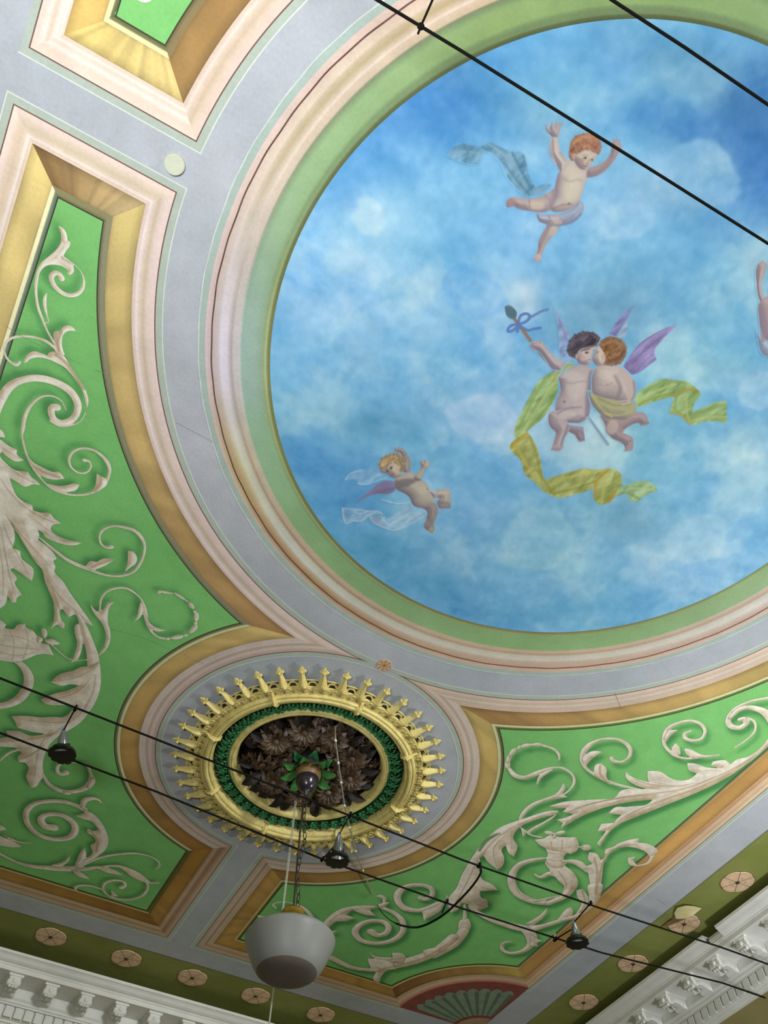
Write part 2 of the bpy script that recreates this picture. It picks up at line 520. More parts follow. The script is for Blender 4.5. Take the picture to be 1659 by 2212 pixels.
SKY = [  # x, y, rx, ry, colour, strength   (picture places of the cloud masses)
 (1000, 200, 190, 100, (62, 124, 184), .95), (1180, 110, 170, 70, (92, 152, 200), .8), (1380, 100, 150, 70, (88, 148, 198), .7),
 (1620, 330, 150, 150, (50, 106, 174), .97), (1450, 250, 140, 70, (72, 132, 190), .9), (1640, 170, 120, 90, (66, 122, 178), .9),
 (1660, 420, 70, 120, (62, 124, 190), .8), (1560, 100, 90, 40, (88, 146, 184), .7),
 (1480, 170, 80, 45, (118, 170, 202), .9), (1530, 130, 50, 40, (112, 164, 196), .6), (1240, 190, 90, 70, (112, 172, 202), .7),
 (1160, 250, 110, 50, (104, 164, 204), .6), (1060, 300, 90, 50, (92, 152, 198), .6),
 (820, 300, 100, 80, (84, 150, 206), .9), (900, 240, 80, 60, (74, 138, 196), .8), (740, 380, 50, 50, (96, 160, 214), .7),
 (790, 440, 75, 50, (186, 218, 222), .85), (800, 530, 140, 80, (164, 212, 226), .85), (680, 540, 60, 100, (122, 188, 228), .8),
 (1000, 430, 130, 70, (152, 202, 228), .8), (930, 470, 100, 70, (140, 196, 222), .7), (1060, 520, 120, 60, (140, 196, 226), .7),
 (1330, 480, 120, 80, (156, 200, 232), .8), (1470, 370, 100, 60, (140, 184, 216), .9), (1550, 350, 50, 50, (146, 188, 216), .7), (1420, 420, 90, 50, (154, 194, 224), .7),
 (1560, 480, 100, 60, (132, 186, 222), .7), (1500, 560, 140, 60, (120, 180, 218), .6), (1640, 600, 60, 100, (138, 188, 222), .7),
 (960, 610, 90, 70, (112, 178, 222), .85), (860, 600, 100, 60, (150, 204, 224), .7), (1060, 600, 70, 40, (150, 202, 220), .6),
 (1125, 640, 50, 36, (206, 222, 222), .95), (700, 650, 90, 60, (118, 184, 226), .7), (760, 700, 110, 60, (140, 198, 222), .5), (830, 740, 120, 80, (112, 178, 218), .7),
 (650, 760, 50, 100, (120, 186, 226), .7), (640, 880, 60, 60, (142, 198, 222), .7), (720, 880, 90, 60, (140, 194, 222), .6),
 (950, 760, 150, 90, (116, 184, 220), .7), (1060, 720, 90, 60, (126, 190, 222), .5), (1060, 890, 60, 45, (180, 206, 228), .8), (980, 860, 110, 60, (150, 198, 220), .6),
 (850, 930, 110, 50, (128, 176, 194), .7), (670, 990, 70, 60, (86, 152, 208), .85), (760, 1060, 100, 70, (88, 150, 202), .8), (920, 960, 100, 50, (120, 184, 214), .6),
 (690, 1090, 60, 50, (96, 166, 214), .6), (860, 1190, 120, 60, (92, 160, 198), .8), (970, 1110, 90, 60, (106, 176, 210), .6), (1010, 1060, 60, 60, (140, 194, 220), .5),
 (1000, 1230, 120, 60, (112, 178, 204), .6), (920, 1270, 80, 40, (92, 164, 198), .7), (1150, 1130, 110, 60, (150, 198, 212), .75), (1120, 1200, 90, 50, (146, 196, 212), .6), (1250, 1230, 130, 50, (140, 194, 212), .6),
 (1100, 1320, 160, 40, (92, 160, 200), .7), (1300, 1320, 140, 40, (108, 174, 206), .6), (1360, 1130, 90, 40, (112, 162, 184), .8), (1320, 1080, 110, 50, (128, 180, 200), .6),
 (1280, 970, 110, 60, (188, 210, 208), .75), (1180, 960, 70, 60, (160, 200, 214), .6), (1300, 690, 110, 70, (128, 166, 180), .65), (1430, 700, 80, 60, (140, 176, 190), .5),
 (1520, 700, 100, 60, (132, 186, 220), .7), (1480, 880, 120, 80, (146, 196, 220), .7), (1560, 960, 100, 70, (140, 192, 224), .7), (1600, 800, 70, 40, (146, 190, 206), .6),
 (1620, 880, 60, 40, (108, 170, 226), .8), (1655, 840, 50, 35, (176, 210, 232), .85), (1640, 980, 60, 50, (176, 206, 214), .6),
 (1600, 1080, 90, 50, (132, 184, 224), .7), (1470, 1190, 100, 60, (164, 206, 220), .7), (1560, 1150, 80, 45, (166, 208, 228), .7), (1630, 1160, 60, 40, (130, 188, 230), .8), (1420, 1290, 110, 40, (122, 184, 216), .6), (1520, 1240, 80, 40, (122, 180, 220), .6),
 (1430, 1020, 90, 60, (126, 184, 214), .6)]
_B = []
for (x, y, rx, ry, c, a) in SKY:
    q = at_arr([[x, y], [x + rx, y], [x, y + ry]])
    _B.append((q[0], np.linalg.inv(np.stack([q[1] - q[0], q[2] - q[0]], 1)), np.array(c) / 255.0, a))
CLOUDS = [([(1400,370),(1430,330),(1480,300),(1530,295),(1570,320),(1590,370),(1600,420),(1560,450),(1480,450),(1410,430)], (158,198,224)),
 ([(1440,160),(1480,130),(1540,130),(1570,150),(1540,190),(1480,205),(1440,190)], (126,176,208)), ([(930,630),(935,590),(970,575),(1020,580),(1060,610),(1090,650),(1050,690),(980,690)], (104,170,218)),
 ([(1040,850),(1080,860),(1110,890),(1120,930),(1080,960),(1000,940),(960,890),(990,860)], (184,210,230)), ([(1090,1140),(1130,1110),(1200,1105),(1230,1130),(1240,1180),(1200,1230),(1120,1230),(1080,1190)], (160,206,216)),
 ([(1450,1140),(1500,1110),(1560,1110),(1580,1150),(1560,1200),(1490,1220),(1450,1190)], (180,216,228)), ([(1600,860),(1640,820),(1680,810),(1700,860),(1640,900)], (184,214,234)),
 ([(760,430),(785,405),(810,420),(825,450),(815,490),(780,500),(755,470)], (190,220,222)), ([(870,600),(900,560),(930,560),(925,620),(900,660),(860,650)], (168,212,226)), ([(1290,470),(1350,440),(1400,460),(1410,500),(1350,520),(1290,510)], (170,208,234))]
CLOUDS = [(smooth_closed(at_arr(q), 2, 170), np.array(c) / 255.0) for q, c in CLOUDS]
def sky_colour(X, Y):
    wx = fbm(X, Y, 2.2, 1, 5) * 0.34; wy = fbm(X, Y, 2.2, 4, 5) * 0.34
    C = np.zeros(X.shape + (3,)) + np.array([118, 182, 218]) / 255.0
    x = X + wx; y = Y + wy
    for c, J, col, a in _B:
        u = J[0, 0] * (x - c[0]) + J[0, 1] * (y - c[1]); v = J[1, 0] * (x - c[0]) + J[1, 1] * (y - c[1])
        m = (a * np.exp(-(u * u + v * v) * 0.85))[..., None]
        C = C * (1 - m) + col * m
    xc = X + wx * 0.45; yc = Y + wy * 0.45
    for q, col in CLOUDS:
        d = poly_sdf(q, xc, yc)
        m = np.clip(d / 0.035 + 0.5, 0, 1); m = (m * m * (3 - 2 * m) * np.exp(-np.maximum(d, 0) / 0.13) * 0.72)[..., None]
        C = C * (1 - m) + col * m
    n = fbm(X, Y, 3.4, 2, 5)[..., None]; n2 = (fbm(X * 1.0, Y * 1.6, 9.0, 6, 3) + 0.7 * fbm(X * 1.3, Y, 24.0, 1, 3))[..., None]; n3 = fbm(X, Y, 1.4, 6, 3)[..., None]
    cl = np.clip(fbm(X + wx, Y * 1.15 + wy, 2.6, 3, 6) * 3.2 + 0.30, 0, 1); cl = (cl * cl * (3 - 2 * cl))[..., None]
    soft = np.clip((C[..., :1] - 0.36) / 0.12, 0, 1)
    C = C + (np.array([0.735, 0.860, 0.895]) - C) * cl * soft * 0.50 + (np.array([0.33, 0.60, 0.80]) - C) * (1 - cl) * soft * 0.14
    C = C + n * np.array([0.15, 0.10, 0.07]) + n2 * np.array([0.13, 0.10, 0.07]) + n3 * np.array([0.03, 0.06, -0.02])
    return np.clip(C * 1.03, 0, 1)
def make_sky():
    g = 0.0085
    X, Y = np.meshgrid(np.arange(-1.7, 1.71, g), np.arange(-1.7, 1.71, g))
    return grid_object('painted_sky', X, Y, 1.678 - np.hypot(X, Y), sky_colour(X, Y), Z1, mural, PAINT_FINE, g)
make_sky()

# ---- painted frame round the sky: key profiles at several bearings (degrees), light and dark sides of the painted moulding
def K(*a): return list(a)
RING = {
  45: K((1.676, (84, 94, 60)), (1.689, (94, 108, 70)), (1.694, (116, 136, 92)), (1.718, (118, 142, 96)), (1.727, (142, 168, 106)), (1.80, (146, 172, 112)), (1.822, (128, 150, 106)), (1.836, (126, 134, 104)),
       (1.842, (206, 182, 150)), (1.868, (214, 192, 164)), (1.876, (232, 212, 196)), (1.886, (208, 188, 160)), (1.905, (186, 166, 124)), (1.925, (198, 176, 142)), (1.94, (222, 200, 176)), (1.975, (216, 188, 168)), (2.012, (220, 192, 176))),
  13: K((1.676, (92, 100, 62)), (1.689, (102, 112, 72)), (1.694, (126, 150, 106)), (1.716, (126, 152, 108)), (1.725, (148, 180, 128)), (1.80, (152, 184, 134)), (1.822, (136, 160, 118)), (1.834, (136, 142, 112)),
       (1.842, (208, 190, 168)), (1.868, (214, 196, 172)), (1.876, (230, 212, 196)), (1.886, (212, 196, 172)), (1.908, (188, 172, 138)), (1.928, (202, 184, 156)), (1.94, (222, 206, 184)), (1.975, (214, 192, 174)), (2.012, (220, 198, 186))),
  -25: K((1.676, (128, 132, 82)), (1.69, (132, 138, 88)), (1.695, (178, 192, 142)), (1.703, (172, 188, 140)), (1.709, (158, 172, 118)), (1.72, (150, 176, 150)), (1.76, (160, 186, 172)), (1.826, (160, 188, 176)),
       (1.833, (206, 208, 202)), (1.845, (206, 200, 196)), (1.868, (204, 198, 196)), (1.874, (178, 168, 164)), (1.886, (196, 188, 190)), (1.90, (224, 216, 226)), (1.932, (228, 220, 230)), (1.945, (206, 196, 198)), (1.975, (202, 184, 178)), (2.012, (222, 200, 202))),
  -45: K((1.676, (122, 128, 74)), (1.69, (126, 132, 78)), (1.697, (166, 182, 128)), (1.706, (146, 160, 106)), (1.716, (148, 186, 142)), (1.826, (150, 188, 146)),
       (1.833, (200, 192, 164)), (1.858, (204, 186, 160)), (1.868, (176, 158, 126)), (1.885, (206, 202, 178)), (1.915, (216, 216, 190)), (1.935, (204, 190, 146)), (1.96, (190, 164, 118)), (1.975, (186, 160, 116)), (2.012, (214, 196, 166))),
  -61: K((1.676, (124, 126, 78)), (1.69, (128, 130, 82)), (1.698, (168, 184, 136)), (1.706, (132, 154, 104)), (1.716, (140, 178, 128)), (1.826, (146, 182, 128)),
       (1.833, (200, 184, 160)), (1.855, (202, 178, 152)), (1.868, (172, 146, 116)), (1.885, (208, 206, 186)), (1.925, (216, 220, 206)), (1.942, (200, 180, 150)), (1.962, (192, 158, 116)), (1.975, (176, 142, 106)), (2.012, (214, 194, 172))),
  -119: K((1.676, (128, 126, 80)), (1.69, (150, 146, 96)), (1.698, (150, 166, 112)), (1.708, (140, 174, 118)), (1.826, (142, 182, 122)),
       (1.833, (206, 182, 156)), (1.852, (204, 178, 150)), (1.862, (184, 160, 128)), (1.876, (206, 198, 178)), (1.912, (214, 210, 194)), (1.93, (202, 182, 162)), (1.965, (204, 174, 152)), (2.012, (218, 186, 160))),
  -163: K((1.676, (126, 132, 84)), (1.686, (146, 160, 106)), (1.698, (150, 178, 128)), (1.826, (152, 182, 138)),
       (1.833, (206, 190, 172)), (1.855, (196, 174, 156)), (1.865, (188, 164, 142)), (1.88, (208, 204, 190)), (1.92, (218, 216, 204)), (1.945, (206, 188, 174)), (1.972, (198, 172, 156)), (2.012, (222, 196, 176))),
  -255: K((1.676, (92, 100, 62)), (1.689, (102, 112, 72)), (1.694, (126, 150, 106)), (1.716, (126, 152, 108)), (1.725, (142, 176, 118)), (1.80, (146, 178, 124)), (1.822, (136, 160, 118)), (1.834, (136, 142, 112)),
       (1.842, (208, 190, 168)), (1.868, (214, 196, 172)), (1.876, (230, 212, 196)), (1.886, (212, 196, 172)), (1.908, (188, 172, 138)), (1.928, (202, 184, 156)), (1.94, (222, 206, 184)), (1.975, (214, 192, 174)), (2.012, (220, 198, 186)))}
def ring_part(name, r0, r1, nr):
    ang = sorted(RING); n = 400
    rs = np.linspace(r0, r1, nr)
    tab = {a: profile(RING[a], rs) for a in ang}
    aa = np.array(ang + [ang[0] + 360.0], float)
    th = np.linspace(-255, 105, n + 1)
    T = np.stack([tab[a] for a in ang] + [tab[ang[0]]], 0)           # key, nr, 3
    cols = np.zeros((nr, n + 1, 3))
    for j in range(n + 1):
        k = min(max(np.searchsorted(aa, th[j]) - 1, 0), len(ang) - 1)
        t = (th[j] - aa[k]) / (aa[k + 1] - aa[k]); t = t * t * (3 - 2 * t)
        cols[:, j] = T[k] * (1 - t) + T[k + 1] * t
    rad = np.radians(th)
    rows = [np.stack([np.cos(rad), np.sin(rad)], 1) * r_ for r_ in rs]
    X = np.array([q[:, 0] for q in rows]); Y = np.array([q[:, 1] for q in rows])
    cols = cols + fbm(X, Y, 2.0, 1)[..., None] * 0.05 + vnoise(X * 0 + th[None, :] * 0.12, Y * 0, 1, 3)[..., None] * 0.03 - 0.015
    cols[:, -1] = cols[:, 0]
    return strip_object(name, rows, cols, Z2, mural, PAINT)
ring_part('frame_fillet', 1.674, 1.712, 9)
ring_part('frame_green_band', 1.712, 1.832, 14)
ring_part('frame_moulding', 1.832, 2.012, 38)
def circ_pts(c, r, n=360, a0=0, a1=360, wob=0.0):
    a = np.radians(np.linspace(a0, a1, n + 1)[:-1] if a1 - a0 == 360 else np.linspace(a0, a1, n + 1))
    rr = r + wob * np.sin(a * 23) + wob * np.sin(a * 57 + 1)
    return np.stack([c[0] + rr * np.cos(a), c[1] + rr * np.sin(a)], 1)
line_strip('frame_line', circ_pts((0, 0), 1.979, wob=0.0012), 0.0075, (104, 78, 66), Z3, mural, True)
rows = [circ_pts((0, 0), r_, 240) for r_ in (2.012, 2.043)]
rows = [np.concatenate([q, q[:1]]) for q in rows]
strip_object('frame_green_edge', rows, np.tile(np.array([172, 190, 180]) / 255, (2, 241, 1)), Z2, mural, PAINT)
line_strip('frame_white_line', circ_pts((0, 0), 2.046, wob=0.001), 0.0065, (206, 218, 206), Z3, mural, True)

# ================================================================== painted panels: moulding, gilded band, green field
class Seg:
    def __init__(s, kind, c, n=None, r=0.0): s.k = kind; s.c = np.array(c, float); s.n = np.array(n, float) if n is not None else None; s.r = r
def seg_meet(a, b, d, near):
    if a.k == 'L' and b.k == 'L':
        M = np.array([a.n, b.n]); return np.linalg.solve(M, [a.n @ a.c + d, b.n @ b.c + d])
    if a.k == 'C' and b.k == 'L': a, b = b, a
    if a.k == 'L':
        t = np.array([-a.n[1], a.n[0]]); p0 = a.c + a.n * d; q = p0 - b.c; r = b.r + d
        B_ = q @ t; dd = max(B_ * B_ - (q @ q - r * r), 0)
        c = [p0 + t * (-B_ + sg * math.sqrt(dd)) for sg in (1, -1)]
    else:
        r1, r2 = a.r + d, b.r + d; v = b.c - a.c; L = np.hypot(*v)
        x = (L * L + r1 * r1 - r2 * r2) / (2 * L); y = math.sqrt(max(r1 * r1 - x * x, 0)); u = v / L
        c = [a.c + u * x + np.array([-u[1], u[0]]) * sg * y for sg in (1, -1)]
    return min(c, key=lambda q: np.hypot(*(q - near)))
def panel_segs(sx, sy):
    f = lambda x, y: (sx * x, sy * y)
    return [Seg('L', f(2.6, -0.124), f(0, -1)), Seg('C', (0, 0), None, 2.267), Seg('C', (MC[0], sy * -MC[1] * -1 if sy > 0 else -MC[1]), None, 1.108),
            Seg('L', f(0.134, -5), f(1, 0)), Seg('L', f(1, -5.885), f(0, 1)), Seg('C', f(3.035, -5.885), None, 0.86), Seg('L', f(3.035, -3), f(-1, 0))]
NEAR = [(3.03, -0.12), (2.26, -0.12), (0.66, -2.37), (0.134, -4.47), (0.134, -5.88), (2.18, -5.88), (3.03, -5.03)]   # start corner of each seg
def seg_line(segs, i, d, sx, sy, n):
    m = len(segs)
    p0 = seg_meet(segs[i - 1], segs[i], d, np.array(NEAR[i]) * [sx, sy])
    p1 = seg_meet(segs[i], segs[(i + 1) % m], d, np.array(NEAR[(i + 1) % m]) * [sx, sy])
    t = np.linspace(0, 1, n)[:, None]
    if segs[i].k == 'L': return p0 + (p1 - p0) * t
    c = segs[i].c; a0 = math.atan2(*(p0 - c)[::-1]); a1 = math.atan2(*(p1 - c)[::-1])
    da = (a1 - a0 + math.pi) % (2 * math.pi) - math.pi
    a = a0 + da * t
    return c + (segs[i].r + d) * np.concatenate([np.cos(a), np.sin(a)], 1)
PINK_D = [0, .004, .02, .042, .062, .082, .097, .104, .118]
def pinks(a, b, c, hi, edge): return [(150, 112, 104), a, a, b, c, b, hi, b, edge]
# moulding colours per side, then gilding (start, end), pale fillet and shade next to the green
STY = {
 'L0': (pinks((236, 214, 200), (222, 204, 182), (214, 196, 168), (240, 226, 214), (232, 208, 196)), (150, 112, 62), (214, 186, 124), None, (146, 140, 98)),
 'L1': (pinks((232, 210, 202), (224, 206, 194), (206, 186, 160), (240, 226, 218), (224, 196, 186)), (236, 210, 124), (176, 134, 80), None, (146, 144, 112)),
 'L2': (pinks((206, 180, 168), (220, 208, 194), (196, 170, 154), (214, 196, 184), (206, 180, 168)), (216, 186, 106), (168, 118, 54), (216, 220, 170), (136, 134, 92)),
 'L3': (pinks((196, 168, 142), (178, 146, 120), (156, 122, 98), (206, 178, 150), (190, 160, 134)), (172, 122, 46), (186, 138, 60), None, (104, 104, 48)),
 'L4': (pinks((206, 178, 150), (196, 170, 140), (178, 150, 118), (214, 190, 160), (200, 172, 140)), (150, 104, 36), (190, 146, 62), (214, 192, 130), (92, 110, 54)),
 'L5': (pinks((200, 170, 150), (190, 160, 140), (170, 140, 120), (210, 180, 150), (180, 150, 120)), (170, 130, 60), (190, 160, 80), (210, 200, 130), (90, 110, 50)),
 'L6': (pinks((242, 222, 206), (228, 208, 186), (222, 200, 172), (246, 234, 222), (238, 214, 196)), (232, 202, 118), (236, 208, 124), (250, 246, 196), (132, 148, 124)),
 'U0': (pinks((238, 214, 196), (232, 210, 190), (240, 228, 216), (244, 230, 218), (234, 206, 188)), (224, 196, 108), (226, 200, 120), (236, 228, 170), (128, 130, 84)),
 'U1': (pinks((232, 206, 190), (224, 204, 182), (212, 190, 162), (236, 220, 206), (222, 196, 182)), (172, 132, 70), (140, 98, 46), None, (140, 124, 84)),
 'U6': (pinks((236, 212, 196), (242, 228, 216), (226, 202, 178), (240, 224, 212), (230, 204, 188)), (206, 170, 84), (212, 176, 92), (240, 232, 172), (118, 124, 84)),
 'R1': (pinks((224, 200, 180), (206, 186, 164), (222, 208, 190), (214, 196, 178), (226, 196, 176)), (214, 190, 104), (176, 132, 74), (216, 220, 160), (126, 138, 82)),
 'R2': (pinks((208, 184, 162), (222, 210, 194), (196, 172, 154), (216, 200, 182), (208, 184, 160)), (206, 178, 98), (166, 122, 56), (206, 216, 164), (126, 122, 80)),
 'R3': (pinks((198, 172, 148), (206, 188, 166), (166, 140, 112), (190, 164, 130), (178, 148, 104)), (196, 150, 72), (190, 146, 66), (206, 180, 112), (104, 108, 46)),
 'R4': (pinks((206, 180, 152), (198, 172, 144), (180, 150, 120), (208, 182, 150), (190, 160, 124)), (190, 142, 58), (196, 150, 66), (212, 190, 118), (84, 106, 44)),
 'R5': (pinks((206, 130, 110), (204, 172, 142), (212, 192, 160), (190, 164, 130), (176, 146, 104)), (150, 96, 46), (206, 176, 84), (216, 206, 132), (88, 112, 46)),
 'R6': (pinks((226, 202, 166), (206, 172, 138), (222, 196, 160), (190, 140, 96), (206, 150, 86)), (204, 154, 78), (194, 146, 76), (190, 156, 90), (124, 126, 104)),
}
def style(side, i): return STY.get(side + str(i)) or STY['L' + str(i)]
GOLD_D = [.118, .128, .16, .2, .236, .25]
EDGE_D = [.25, .254, .266, .272, .29]
def green_colour(X, Y):
    n = fbm(X, Y, 1.1, 4)[..., None]; n2 = fbm(X, Y, 6, 1)[..., None]
    return np.array([0.505, 0.780, 0.452]) + n * np.array([0.05, 0.08, 0.05]) + n2 * 0.03
FIELD = {}
def make_panel(sx, sy, side, label, g):
    root = empty('scroll_painting', (sx * 1.6, sy * -3.0 if sy > 0 else 3.0, H))
    tag(root, label, 'painting', 'green scroll paintings of the ceiling')
    segs = panel_segs(sx, sy)
    rs = np.random.RandomState(7 + (sx > 0) * 3 + (sy > 0))
    for i in range(7):
        pk, g0, g1, cream, shade = style(side, i)
        n = 90 if segs[i].k == 'C' else 60
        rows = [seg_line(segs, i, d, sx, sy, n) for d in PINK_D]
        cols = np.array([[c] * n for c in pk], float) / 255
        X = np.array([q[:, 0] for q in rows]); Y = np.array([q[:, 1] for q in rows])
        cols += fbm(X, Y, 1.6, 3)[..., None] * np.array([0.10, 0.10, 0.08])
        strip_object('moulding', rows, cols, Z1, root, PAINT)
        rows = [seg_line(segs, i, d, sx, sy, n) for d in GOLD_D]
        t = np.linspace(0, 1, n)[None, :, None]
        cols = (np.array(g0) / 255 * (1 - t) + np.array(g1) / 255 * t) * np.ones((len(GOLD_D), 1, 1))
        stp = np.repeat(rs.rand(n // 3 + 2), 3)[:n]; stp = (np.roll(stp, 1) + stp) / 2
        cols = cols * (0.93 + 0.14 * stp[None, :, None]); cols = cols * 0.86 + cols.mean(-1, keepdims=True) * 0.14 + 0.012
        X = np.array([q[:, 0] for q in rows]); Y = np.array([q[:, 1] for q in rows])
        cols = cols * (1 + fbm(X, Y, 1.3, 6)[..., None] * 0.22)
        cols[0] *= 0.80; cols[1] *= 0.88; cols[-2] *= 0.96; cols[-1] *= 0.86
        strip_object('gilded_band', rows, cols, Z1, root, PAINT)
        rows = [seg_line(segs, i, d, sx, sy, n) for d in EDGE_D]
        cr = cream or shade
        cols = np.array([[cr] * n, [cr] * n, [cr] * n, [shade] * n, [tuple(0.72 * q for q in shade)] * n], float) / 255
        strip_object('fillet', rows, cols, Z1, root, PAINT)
        a, b = seg_line(segs, i, 0.287, sx, sy, n), seg_line(segs, i, 0.293, sx, sy, n)
        strip_object('fillet_line', [a, b], np.tile(np.array((62, 66, 44)) / 255, (2, n, 1)), Z2, root, PAINT)
        a, b = seg_line(segs, i, -0.033, sx, sy, n), seg_line(segs, i, -0.001, sx, sy, n)
        strip_object('green_edge', [a, b], np.tile(np.array((180, 192, 178)) / 255, (2, n, 1)), Z1, root, PAINT)
        if not (sy < 0 and i in (4, 6)):
            a, b = seg_line(segs, i, -0.041, sx, sy, n), seg_line(segs, i, -0.034, sx, sy, n)
            strip_object('white_line', [a, b], np.tile(np.array((212, 222, 208)) / 255, (2, n, 1)), Z2, root, PAINT)
        a, b = seg_line(segs, i, -0.002, sx, sy, n), seg_line(segs, i, 0.004, sx, sy, n)
        strip_object('moulding_line', [a, b], np.tile(np.array((120, 92, 80)) / 255, (2, n, 1)), Z2, root, PAINT)
    bd = np.concatenate([seg_line(segs, i, 0.288, sx, sy, 26 if segs[i].k == 'C' else 3)[:-1] for i in range(7)])
    lo = bd.min(0) - 0.05; hi = bd.max(0) + 0.05
    X, Y = np.meshgrid(np.arange(lo[0], hi[0], g), np.arange(lo[1], hi[1], g))
    FIELD[(sx, sy)] = dict(X=X, Y=Y, A=poly_sdf(bd, X, Y), cov=np.zeros(X.shape), g=g, root=root)
    return root
PL = make_panel(1, 1, 'L', 'large green field painted with cream scrolls, left of the sky painting', 0.011)
PR = make_panel(-1, 1, 'R', 'large green field painted with cream scrolls and cornucopia, right of the gilded medallion', 0.011)
PU = make_panel(1, -1, 'U', 'green field in a painted gilded frame at the upper left picture corner', 0.04)
PV = make_panel(-1, -1, 'U', 'green field in a painted gilded frame beyond the upper right of the sky painting', 0.04)

# ================================================================== cream scrolls and leaves painted on the panels
L3 = (0, 400, 3.318); L4 = (0, 950, 2.9625); L5 = (0, 1450, 2.9036)
R1 = (950, 1450, 2.34); R2 = (400, 1780, 2.765)
def udir(x, y, dx, dy):
    a = at_arr([[x, y], [x + dx, y + dy]]); v = a[1] - a[0]; return v / np.hypot(*v)
LIGHT_L = udir(200, 1200, 10, 6); LIGHT_R = udir(1200, 1800, -8, -10)
SHIFT_L = at_arr([[200, 1200], [190, 1193]]); SHIFT_L = SHIFT_L[1] - SHIFT_L[0]
SHIFT_R = at_arr([[1200, 1800], [1207, 1809]]); SHIFT_R = SHIFT_R[1] - SHIFT_R[0]
VEIN = (176, 148, 112); PALE = (238, 230, 212)

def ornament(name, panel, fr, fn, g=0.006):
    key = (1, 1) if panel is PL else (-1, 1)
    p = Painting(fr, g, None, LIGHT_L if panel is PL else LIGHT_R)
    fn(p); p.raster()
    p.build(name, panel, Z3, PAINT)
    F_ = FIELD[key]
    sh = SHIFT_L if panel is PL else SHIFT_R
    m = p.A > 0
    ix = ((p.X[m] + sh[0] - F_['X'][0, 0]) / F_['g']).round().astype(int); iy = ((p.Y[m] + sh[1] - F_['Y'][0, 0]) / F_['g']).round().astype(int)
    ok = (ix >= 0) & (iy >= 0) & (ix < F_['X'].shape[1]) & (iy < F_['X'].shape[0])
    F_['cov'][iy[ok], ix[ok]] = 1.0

def o_top(p):
    p.P([(420,290),(455,310),(480,355),(485,395),(505,405),(500,440),(475,470),(455,508),(500,540),(525,580),(530,620),(505,645),(485,635),(490,610),(440,580),(380,570),(330,580),(290,620),(275,680),(268,760),(280,860),(310,950),(345,1040),(400,1130),(455,1210),(430,1210),(390,1150),(340,1060),(300,970),(265,880),(250,780),(250,680),(265,610),(300,550),(350,510),(390,475),(420,440),(440,400),(438,350)])
    p.S([(450,520,8),(530,565,6),(580,620,8),(603,680,13),(593,740,24),(550,782,28),(490,788,30),(430,760,32),(385,710,36),(370,660,38),(395,628,36),(428,640,32),(443,668,42)])
    p.S([(335,775,6),(322,820,24),(325,880,22),(340,940,10),(350,980,6),(322,986,6)])
    p.S([(450,420,3),(400,490,5),(330,545,5),(285,620,4)], PALE, 0, .8, False, True)
ornament('scroll_ornament', PL, L3, o_top)
def o_second(p):
    p.S([(440,1215,10),(350,1130,22),(270,1095,16),(180,1082,16),(100,1090,18),(50,1120,15),(30,1170,12),(45,1230,16),(80,1270,20),(120,1285,28),(145,1265,14)])
    p.P([(545,1045),(520,1015),(480,1005),(450,1020),(430,1045),(400,1045),(385,1060),(390,1110),(400,1150),(430,1205),(465,1215),(450,1170),(445,1110),(460,1065),(490,1045)])
    p.P([(170,1275),(185,1230),(240,1190),(300,1205),(345,1225),(350,1200),(400,1195),(450,1215),(500,1290),(560,1380),(610,1460),(635,1540),(625,1600),(615,1560),(590,1470),(540,1390),(470,1310),(400,1270),(340,1245),(280,1235),(220,1245),(190,1270)])
    p.S([(400,1215,4),(470,1270,6),(540,1365,5),(600,1460,3)], VEIN, 0, .7, False, True)
    p.S([(425,1190,4),(415,1120,5),(440,1050,4)], VEIN, 0, .6, False, True)
ornament('scroll_ornament', PL, L3, o_second)
def o_volute(p):
    p.S([(475,1615,5),(440,1545,8),(370,1510,10),(290,1520,15),(220,1580,20),(180,1660,24),(165,1740,26),(160,1800,12),(175,1880,12),(200,1950,16),(230,2010,20)])
    p.S([(-60,1720,66),(-20,1590,66),(60,1455,58),(150,1400,48),(270,1382,50),(400,1412,52),(500,1472,54),(553,1550,52),(556,1620,46),(518,1678,44),(450,1702,42),(392,1680,44),(368,1630,47),(378,1592,47),(410,1592,52)])
    p.S([(345,1680,4),(420,1725,6),(500,1725,6),(580,1690,6),(625,1600,7)])
    p.P([(-40,1720),(20,1765),(38,1808),(-40,1800)])
    p.S([(40,1480,4),(150,1405,8),(270,1375,8),(400,1400,6),(500,1460,5)], PALE, 0, .8, False, True)
ornament('scroll_ornament', PL, L3, o_volute)
def o_spiral1(p):
    p.S([(148,0,10),(165,70,11),(200,160,10),(260,245,12),(330,310,14),(420,345,13),(510,353,13),(600,335,16),(668,285,18),(702,210,17),(690,150,24),(650,100,18),(590,62,15),(520,55,14),(465,80,16),(442,130,16),(460,180,14),(510,212,11),(560,205,10),(583,170,10),(570,137,12),(540,130,24)])
    p.P([(170,90),(210,140),(250,165),(290,185),(340,205),(375,205),(415,248),(350,255),(300,245),(260,225),(225,195),(195,150)])
    p.P([(620,215),(650,235),(680,250),(685,285),(640,320),(600,335),(575,345),(605,310),(615,270)])
    p.P([(310,280),(380,295),(430,290),(470,280),(510,285),(490,320),(440,332),(380,325)])
    p.S([(225,175,4),(290,210,5),(380,240,3)], VEIN, 0, .6, False, True); p.S([(640,230,3),(645,280,5),(605,330,3)], VEIN, 0, .6, False, True)
ornament('scroll_ornament', PL, L4, o_spiral1)
